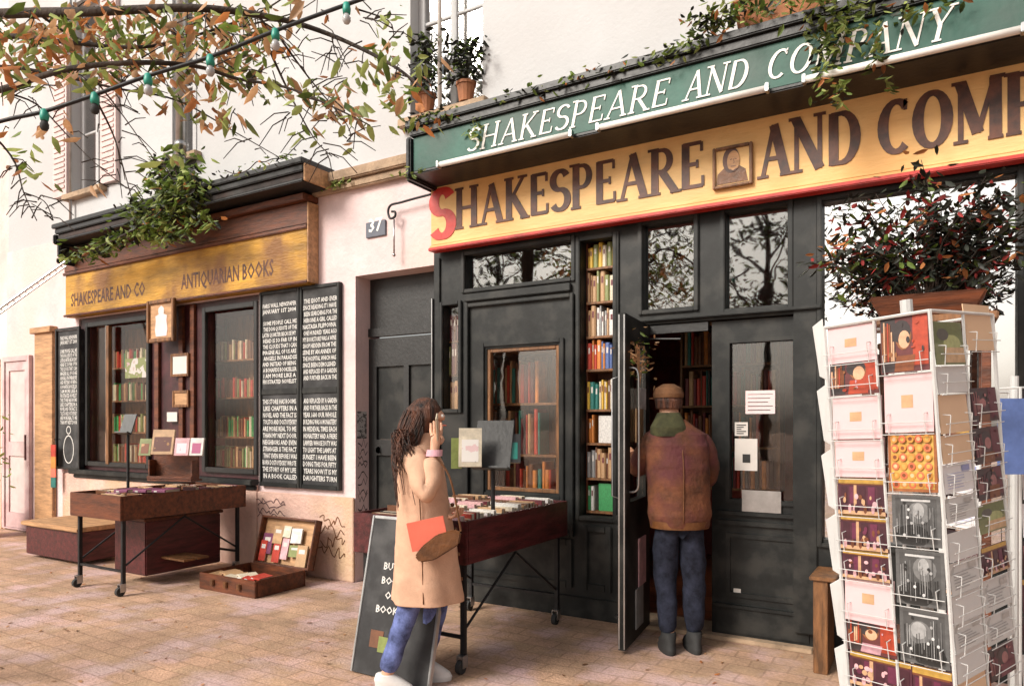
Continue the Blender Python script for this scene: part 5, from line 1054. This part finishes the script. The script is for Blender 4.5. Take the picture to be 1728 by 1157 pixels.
def hand(prefix, J, E, wrist, out, palm_side, L=.17, curl=.5, wristkey=None, spread=.6):
    """palm and five unequal fingers; out = pointing direction, palm_side = direction the palm faces"""
    o = Vector(out).normalized(); p_ = Vector(palm_side); p_ = (p_-o*p_.dot(o)).normalized(); s = o.cross(p_); w_ = Vector(wrist)
    def add(k, v, r_): J[prefix+k] = (tuple(v), r_)
    add('palm', w_+o*.045, (.030,.016)); E.append((wristkey, prefix+'palm'))
    for i,(off,ln) in enumerate(((-.030,.072),(-.010,.082),(.010,.078),(.028,.060))):
        b = w_+o*.085+s*off; add('k%d'%i, b, .0105); E.append((prefix+'palm', prefix+'k%d'%i)); d_ = (o*(1-curl*.4)+p_*curl*.5).normalized(); m1 = b+d_*ln*.5
        add('m%d'%i, m1, .0088); E.append((prefix+'k%d'%i, prefix+'m%d'%i)); d2_ = (o*(1-curl)+p_*curl*1.1).normalized(); add('t%d'%i, m1+d2_*ln*.5, .0075); E.append((prefix+'m%d'%i, prefix+'t%d'%i))
    tb = w_+o*.030-s*.032+p_*.012; add('th0', tb, .0115); add('th1', tb+(o*.7-s*.5+p_*.5).normalized()*.040, .0098); add('th2', tb+(o*.9-s*.2+p_*.7).normalized()*.070, .008)
    E += [(prefix+'palm',prefix+'th0'),(prefix+'th0',prefix+'th1'),(prefix+'th1',prefix+'th2')]
def person(loc, rz, label):
    t_ = thing('person', loc, label, 'person', rz=rz); return t_
# ---- the woman ----  local frame: +a = to the right of the picture (she faces it), +b = away from the viewer
fw = dep(705, 1150, 4.05); WO = person((fw.x, fw.y, 0), PHI, 'woman with long brown hair, camel coat and blue jeans beside the near book cart')
pxa = lambda x: (x-705)*.003375
pz = lambda y: 1.5+(HY-y)*.003375
J = {'pelvis':((.035,.0,.90),(.13,.11)),'waist':((.03,0,1.05),(.115,.09)),'chest':((.02,0,1.24),(.14,.10)),'neckb':((.02,0,1.36),(.075,.07)),'neck':((.05,0,1.42),.05),'head0':((.075,0,1.48),(.062,.062)),'head1':((.07,0,1.545),(.083,.078)),'head2':((.062,0,1.60),(.066,.062)),
 'nose':((.155,.012,1.525),.012),'chin':((.135,.01,1.465),.024),
 'hipL':((.03,-.075,.86),.075),'kneeL':((-.035,-.065,.49),.050),'ankL':((-.16,-.10,.10),.038),'heelL':((-.17,-.10,.05),.036),'toeL':((-.04,-.10,.035),.032),
 'hipR':((.03,.075,.86),.075),'kneeR':((.10,.10,.48),.058),'ankR':((.03,.12,.10),.038),'heelR':((.02,.12,.05),.036),'toeR':((.15,.12,.035),.032),
 'shL':((.01,-.13,1.30),.045),'elL':((.09,-.26,1.10),.042),'wrL':((.115,-.17,1.37),.026),
 'shR':((.01,.13,1.30),.045),'elR':((.03,.22,1.08),.042),'wrR':((.14,-.02,.99),.026)}
E = [('pelvis','waist'),('waist','chest'),('chest','neckb'),('neckb','neck'),('neck','head0'),('head0','head1'),('head1','head2'),('head1','nose'),('head0','chin'),('pelvis','hipL'),('hipL','kneeL'),('kneeL','ankL'),('ankL','heelL'),('heelL','toeL'),
 ('pelvis','hipR'),('hipR','kneeR'),('kneeR','ankR'),('ankR','heelR'),('heelR','toeR'),('chest','shL'),('shL','elL'),('elL','wrL'),('chest','shR'),('shR','elR'),('elR','wrR')]
hand('l', J, E, J['wrL'][0], (.05,.25,1), (-.3,.9,0), wristkey='wrL', curl=.35); hand('r', J, E, J['wrR'][0], (.8,-.5,-.1), (0,-.1,1), wristkey='wrR', curl=.8)
skinned('body', J, E, M['skin'], WO, root='pelvis')
def seg(nm, pts, m_, par, disp=.01, sub=2):
    J_ = {str(i):(p,r_) for i,(p,r_) in enumerate(pts)}; return skinned(nm, J_, [(str(i),str(i+1)) for i in range(len(pts)-1)], m_, par, disp=disp, sub=sub)
# jeans
Jj = {'p':((.03,0,.84),(.09,.09)),'hl':((.03,-.075,.78),.09),'kl':((-.035,-.065,.49),.070),'al':((-.165,-.10,.11),.056),'hr':((.03,.075,.78),.09),'kr':((.10,.10,.48),.078),'ar':((.025,.12,.11),.056)}
skinned('jeans', Jj, [('p','hl'),('hl','kl'),('kl','al'),('p','hr'),('hr','kr'),('kr','ar')], M['denim'], WO, disp=.02)
for (x,y) in ((-.17,-.10),(.02,.12)):
    q = MB(); loft(q, [(x+.055,y,.0,.108,.043),(x+.055,y,.025,.112,.045),(x+.05,y,.05,.104,.042),(x+.02,y,.085,.08,.044),(x+.0,y,.115,.05,.042)], n=18); buildlocal(q, 'shoe', M['shoe'], WO)
# coat: lofted shell from hem to shoulders
q = MB(); loft(q, [(.055,0,.50,.205,.18),(.05,0,.62,.195,.18),(.045,0,.80,.178,.17),(.035,0,1.0,.155,.155),(.025,0,1.15,.142,.152),(.012,0,1.27,.135,.165),(.005,0,1.34,.112,.158),(.01,0,1.385,.085,.11),(.02,0,1.41,.06,.065)], n=72, fold=.035, freq=6, seed=4, wr=.014)
ct = buildlocal(q, 'coat', M['camel'], WO)
seg('sleeve', [((.0,-.09,1.31),.07),((.0,-.14,1.31),.078),((.05,-.225,1.20),.078),((.085,-.268,1.09),.072),((.10,-.23,1.20),.064),((.112,-.185,1.315),.056)], M['camel'], ct, disp=.035)
seg('sleeve', [((.01,.09,1.31),.07),((.01,.14,1.31),.078),((.02,.21,1.18),.075),((.04,.21,1.07),.068),((.10,.06,1.02),.056),((.12,.02,1.0),.052)], M['camel'], ct, disp=.03)
q = MB(); loft(q, [(.112,-.18,1.325,.045,.04),(.116,-.172,1.36,.043,.038)], n=16, cap0=False, cap1=False); buildlocal(q, 'shirt_cuff', M['pinkshirt'], WO)
q = MB(); loft(q, [(.02,0,1.36,.10,.11),(.03,0,1.41,.085,.09),(.04,0,1.45,.075,.075)], n=24, fold=.03, cap0=False, cap1=False); buildlocal(q, 'collar', M['camel'], ct)
for s_ in (-.201,): # pocket and side seam
    q = MB(); 
    for k in range(8): z = .84+.02*k; 
    q.box(.02,.15,-.199,-.192,.80,.825); buildlocal(q, 'pocket_flap', M['camel'], ct, smooth=False, bevel=.003)
q = MB(); q.tube(bez([(.055+.0,-.183,.52),(.045,-.176,.80),(.03,-.163,1.1),(.0,-.168,1.24)],5), .0035, 5); buildlocal(q, 'side_seam', M['leather'], ct)
q = MB()
for k in range(4): q.lathe((.245-.016*k,.0,.62+.14*k), [(0,-.012),(.012,-.008),(.012,.008),(0,.012)], 10)
buildlocal(q, 'button', M['leather'], ct)
q = MB(); loft(q, [(.094,-.245,1.155,.0,.0),(.094,-.245,1.155,.001,.001)], n=6)
# hair: cap plus long strands
q = MB(); hr = random.Random(5)
loft(q, [(.012,0,1.40,.06,.07),(.01,0,1.46,.085,.088),(.025,0,1.53,.105,.10),(.035,0,1.59,.098,.094),(.045,0,1.635,.06,.06),(.045,0,1.652,.02,.02)], n=30, fold=.03, freq=9, seed=6)
for k in range(300):
    g = hr.uniform(1.4,4.9); a0 = .025+.098*math.cos(g); b0 = .096*math.sin(g); z0_ = hr.uniform(1.44,1.58); ze = hr.uniform(1.02,1.14) if hr.random() < .10 else hr.uniform(1.22,1.38)
    ea = -.05+hr.uniform(-.05,.07) if math.cos(g) < 0.2 else -.02+hr.uniform(-.04,.05); eb = -.19+hr.uniform(-.02,.08) if b0 < 0 else hr.uniform(-.1,.12)
    P = bez([(a0,b0,z0_),(a0-.04,b0*1.25,z0_-.1),((a0+ea)/2-.05,(b0+eb)/2*1.1,(z0_+ze)/2),(ea,eb,ze)],4); n_ = len(P); q.tube(P, [.0058*(1-.7*i/(n_-1)) for i in range(n_)], 5)
buildlocal(q, 'hair', M['hair'], WO)
q = MB()
for sgn in (-1,1): q.lathe((.142,.028*sgn,1.545), [(0,-.011),(.009,-.006),(.011,0),(.009,.006),(0,.011)], 10)
buildlocal(q, 'eyes', M['whitepaint'], WO)
q = MB(); q.lathe((.145,0,1.492), [(0,-.005),(.02,-.003),(.02,.003),(0,.005)], 12); buildlocal(q, 'mouth', M['coral'], WO)
# held things
def held(nm, T, dims, m_, label, cat, pg=True):
    t_ = thing(nm, tuple((wm(WO) @ Vector(T.to_translation()))), label, cat, rz=PHI); x,y,z = dims
    q = MB(); q.M = wm(WO) @ T; q.box(0,x,0,.003,0,z); q.box(0,x,y-.003,y,0,z); q.box(0,.003,.0031,y-.0031,0,z); q.build('cover', m_, t_)
    if pg: q = MB(); q.M = wm(WO) @ T; q.box(.0035,x-.003,.0032,y-.0032,.003,z-.003); q.build('pages', M['pages'], t_)
    return t_
held('book', Matrix.Translation((pxa(706),-.245,pz(918))) @ Matrix.Rotation(math.radians(-12),4,'Y'), (.20,.022,.155), M['coral'], 'coral red book held flat against the woman\'s coat', 'book')
hb = thing('shoulder_bag', tuple(wm(WO) @ Vector((pxa(745),-.27,pz(930)))), 'brown leather pouch held low in front of the camel coat, under the coral book', 'bag', rz=PHI)
q = MB(); q.M = wm(WO); pts = [(710,924),(718,934),(742,930),(780,906),(784,886),(772,882),(745,890),(722,908)]
n_=len(pts); q.add([(pxa(x),-.262,pz(y)) for x,y in pts]+[(pxa(x),-.225,pz(y)) for x,y in pts], [tuple(range(n_))[::-1],tuple(range(n_,2*n_))]+[(i,(i+1)%n_,(i+1)%n_+n_,i+n_) for i in range(n_)]); q.build('body', M['leather'], hb, bevel=.008)
q = MB(); q.M = wm(WO); q.tube(bez([(pxa(783),-.24,pz(885)),(pxa(765),-.235,pz(800)),(pxa(735),-.20,pz(760))],6), .006, 6); q.build('strap', M['leather'], hb)
q = MB(); q.M = wm(WO) @ Matrix.Translation((.135,-.165,1.43)) @ Matrix.Rotation(.5,4,'X'); q.box(-.008,.0,-.035,.035,-.01,.13); tag(q.build('phone', M['pages'], bevel=.003), 'pale phone in the woman\'s raised hand by her face', 'phone')
# ---- the man in the doorway ----
fm = dep(1135, 1092, 4.72); MO = person((fm.x, fm.y, 0), PHI, 'man in brown jacket, tan cap and dark jeans stepping in at the open shop door')
ma = lambda x: (x-1135)*.00393
mz = lambda y: 1.5+(HY-y)*.00393
J = {'pelvis':((.04,0,.95),(.12,.10)),'waist':((.04,.0,1.06),(.14,.105)),'chest':((.035,.02,1.33),(.165,.115)),'neckb':((.015,.04,1.47),(.08,.075)),'neck':((-.0,.06,1.53),.056),'head0':((-.01,.08,1.59),(.066,.066)),'head1':((-.01,.085,1.66),(.08,.09)),'head2':((-.01,.08,1.71),(.068,.075)),'nose':((-.045,.185,1.64),.013),'chin':((-.035,.15,1.575),.026),
 'hipL':((-.03,0,.86),.06),'kneeL':((-.04,.06,.50),.062),'ankL':((-.03,-.02,.10),.042),'heelL':((-.025,-.05,.05),.038),'toeL':((-.06,.10,.035),.036),
 'hipR':((.11,0,.86),.06),'kneeR':((.15,.02,.50),.062),'ankR':((.14,-.0,.10),.042),'heelR':((.15,-.03,.05),.038),'toeR':((.12,.12,.035),.036),
 'shL':((-.12,.03,1.38),.045),'elL':((-.20,.13,1.18),.047),'wrL':((-.22,.33,1.30),.030),'shR':((.19,.02,1.38),.045),'elR':((.26,.06,1.14),.047),'wrR':((.18,.27,1.08),.030)}
E = [('pelvis','waist'),('waist','chest'),('chest','neckb'),('neckb','neck'),('neck','head0'),('head0','head1'),('head1','head2'),('head1','nose'),('head0','chin'),('pelvis','hipL'),('hipL','kneeL'),('kneeL','ankL'),('ankL','heelL'),('heelL','toeL'),('pelvis','hipR'),('hipR','kneeR'),('kneeR','ankR'),('ankR','heelR'),('heelR','toeR'),('chest','shL'),('shL','elL'),('elL','wrL'),('chest','shR'),('shR','elR'),('elR','wrR')]
hand('l', J, E, J['wrL'][0], (-.2,.9,.3), (0,0,-1), wristkey='wrL'); hand('r', J, E, J['wrR'][0], (-.5,.8,.0), (0,0,1), wristkey='wrR', curl=.7)
skinned('body', J, E, M['skin'], MO, root='pelvis')
Jj = {'p':((.04,0,.90),(.11,.10)),'hl':((-.035,0,.82),.10),'kl':((-.04,.06,.50),.085),'al':((-.03,-.02,.10),.066),'hr':((.115,0,.82),.10),'kr':((.15,.02,.50),.085),'ar':((.14,0,.10),.066)}
skinned('jeans', Jj, [('p','hl'),('hl','kl'),('kl','al'),('p','hr'),('hr','kr'),('kr','ar')], M['denimd'], MO, disp=.03)
q = MB(); loft(q, [(.045,0,.825,.19,.145),(.045,0,.90,.205,.16),(.04,.0,1.05,.20,.155),(.035,.01,1.22,.208,.165),(.035,.02,1.36,.215,.165),(.03,.03,1.43,.20,.150),(.02,.035,1.485,.13,.115),(.01,.04,1.53,.08,.085)], n=72, fold=.035, freq=5, seed=8, wr=.022); jk = buildlocal(q, 'jacket', M['jacket'], MO)
seg('sleeve', [((-.08,.03,1.39),.085),((-.13,.04,1.385),.09),((-.18,.08,1.28),.082),((-.21,.14,1.18),.074),((-.215,.30,1.285),.058)], M['jacket'], jk, disp=.035)
seg('sleeve', [((.13,.02,1.39),.085),((.19,.02,1.385),.09),((.25,.04,1.27),.085),((.265,.07,1.14),.076),((.20,.24,1.09),.058)], M['jacket'], jk, disp=.035)
q = MB(); loft(q, [(-.02,-.02,1.42,.13,.10),(-.03,-.02,1.48,.12,.10),(-.02,.02,1.54,.09,.09),(-.015,.05,1.575,.075,.075)], n=24, fold=.06, freq=5, cap0=False, cap1=False); buildlocal(q, 'scarf', M['olive'], MO)
q = MB(); loft(q, [(-.01,.07,1.60,.086,.09),(-.01,.075,1.655,.092,.10),(-.01,.08,1.68,.09,.10)], n=24, fold=.02, freq=9); buildlocal(q, 'hair', M['hair'], MO)
q = MB(); loft(q, [(-.01,.08,1.675,.098,.108),(-.01,.08,1.70,.102,.112),(-.01,.08,1.74,.088,.095),(-.01,.08,1.768,.04,.045)], n=26); cp = buildlocal(q, 'cap', M['cap'], MO)
q = MB(); loft(q, [(-.045,.20,1.672,.07,.06),(-.045,.20,1.680,.072,.062)], n=20); buildlocal(q, 'peak', M['cap'], cp)
for (x,y) in ((-.035,.02),(.14,.04)):
    q = MB(); loft(q, [(x,y,.0,.052,.15),(x,y,.03,.054,.152),(x,y-.01,.06,.05,.13),(x,y-.05,.10,.05,.075),(x,y-.055,.13,.048,.055)], n=18); buildlocal(q, 'shoe', M['rubber'], MO)
q = MB(); q.tube(bez([(.035,-.158,.86),(.035,-.160,1.05),(.035,-.158,1.22),(.03,-.135,1.38)],4), .004, 5); buildlocal(q, 'back_seam', M['leather'], jk)
q = MB(); loft(q, [(.045,0,.815,.193,.148),(.045,0,.865,.200,.155)], n=36, cap0=False, cap1=False); buildlocal(q, 'hem_band', M['leather'], jk)
q = MB(); loft(q, [(.0,.03,1.475,.10,.105),(-.005,.035,1.53,.088,.092)], n=24, cap0=False, cap1=False); buildlocal(q, 'collar', M['leather'], jk) 
q = MB(); loft(q, [(.04,-.165,.845,.05,.006),(.04,-.172,.90,.05,.006)], n=12); S.render.resolution_x = 1024; S.render.resolution_y = 685
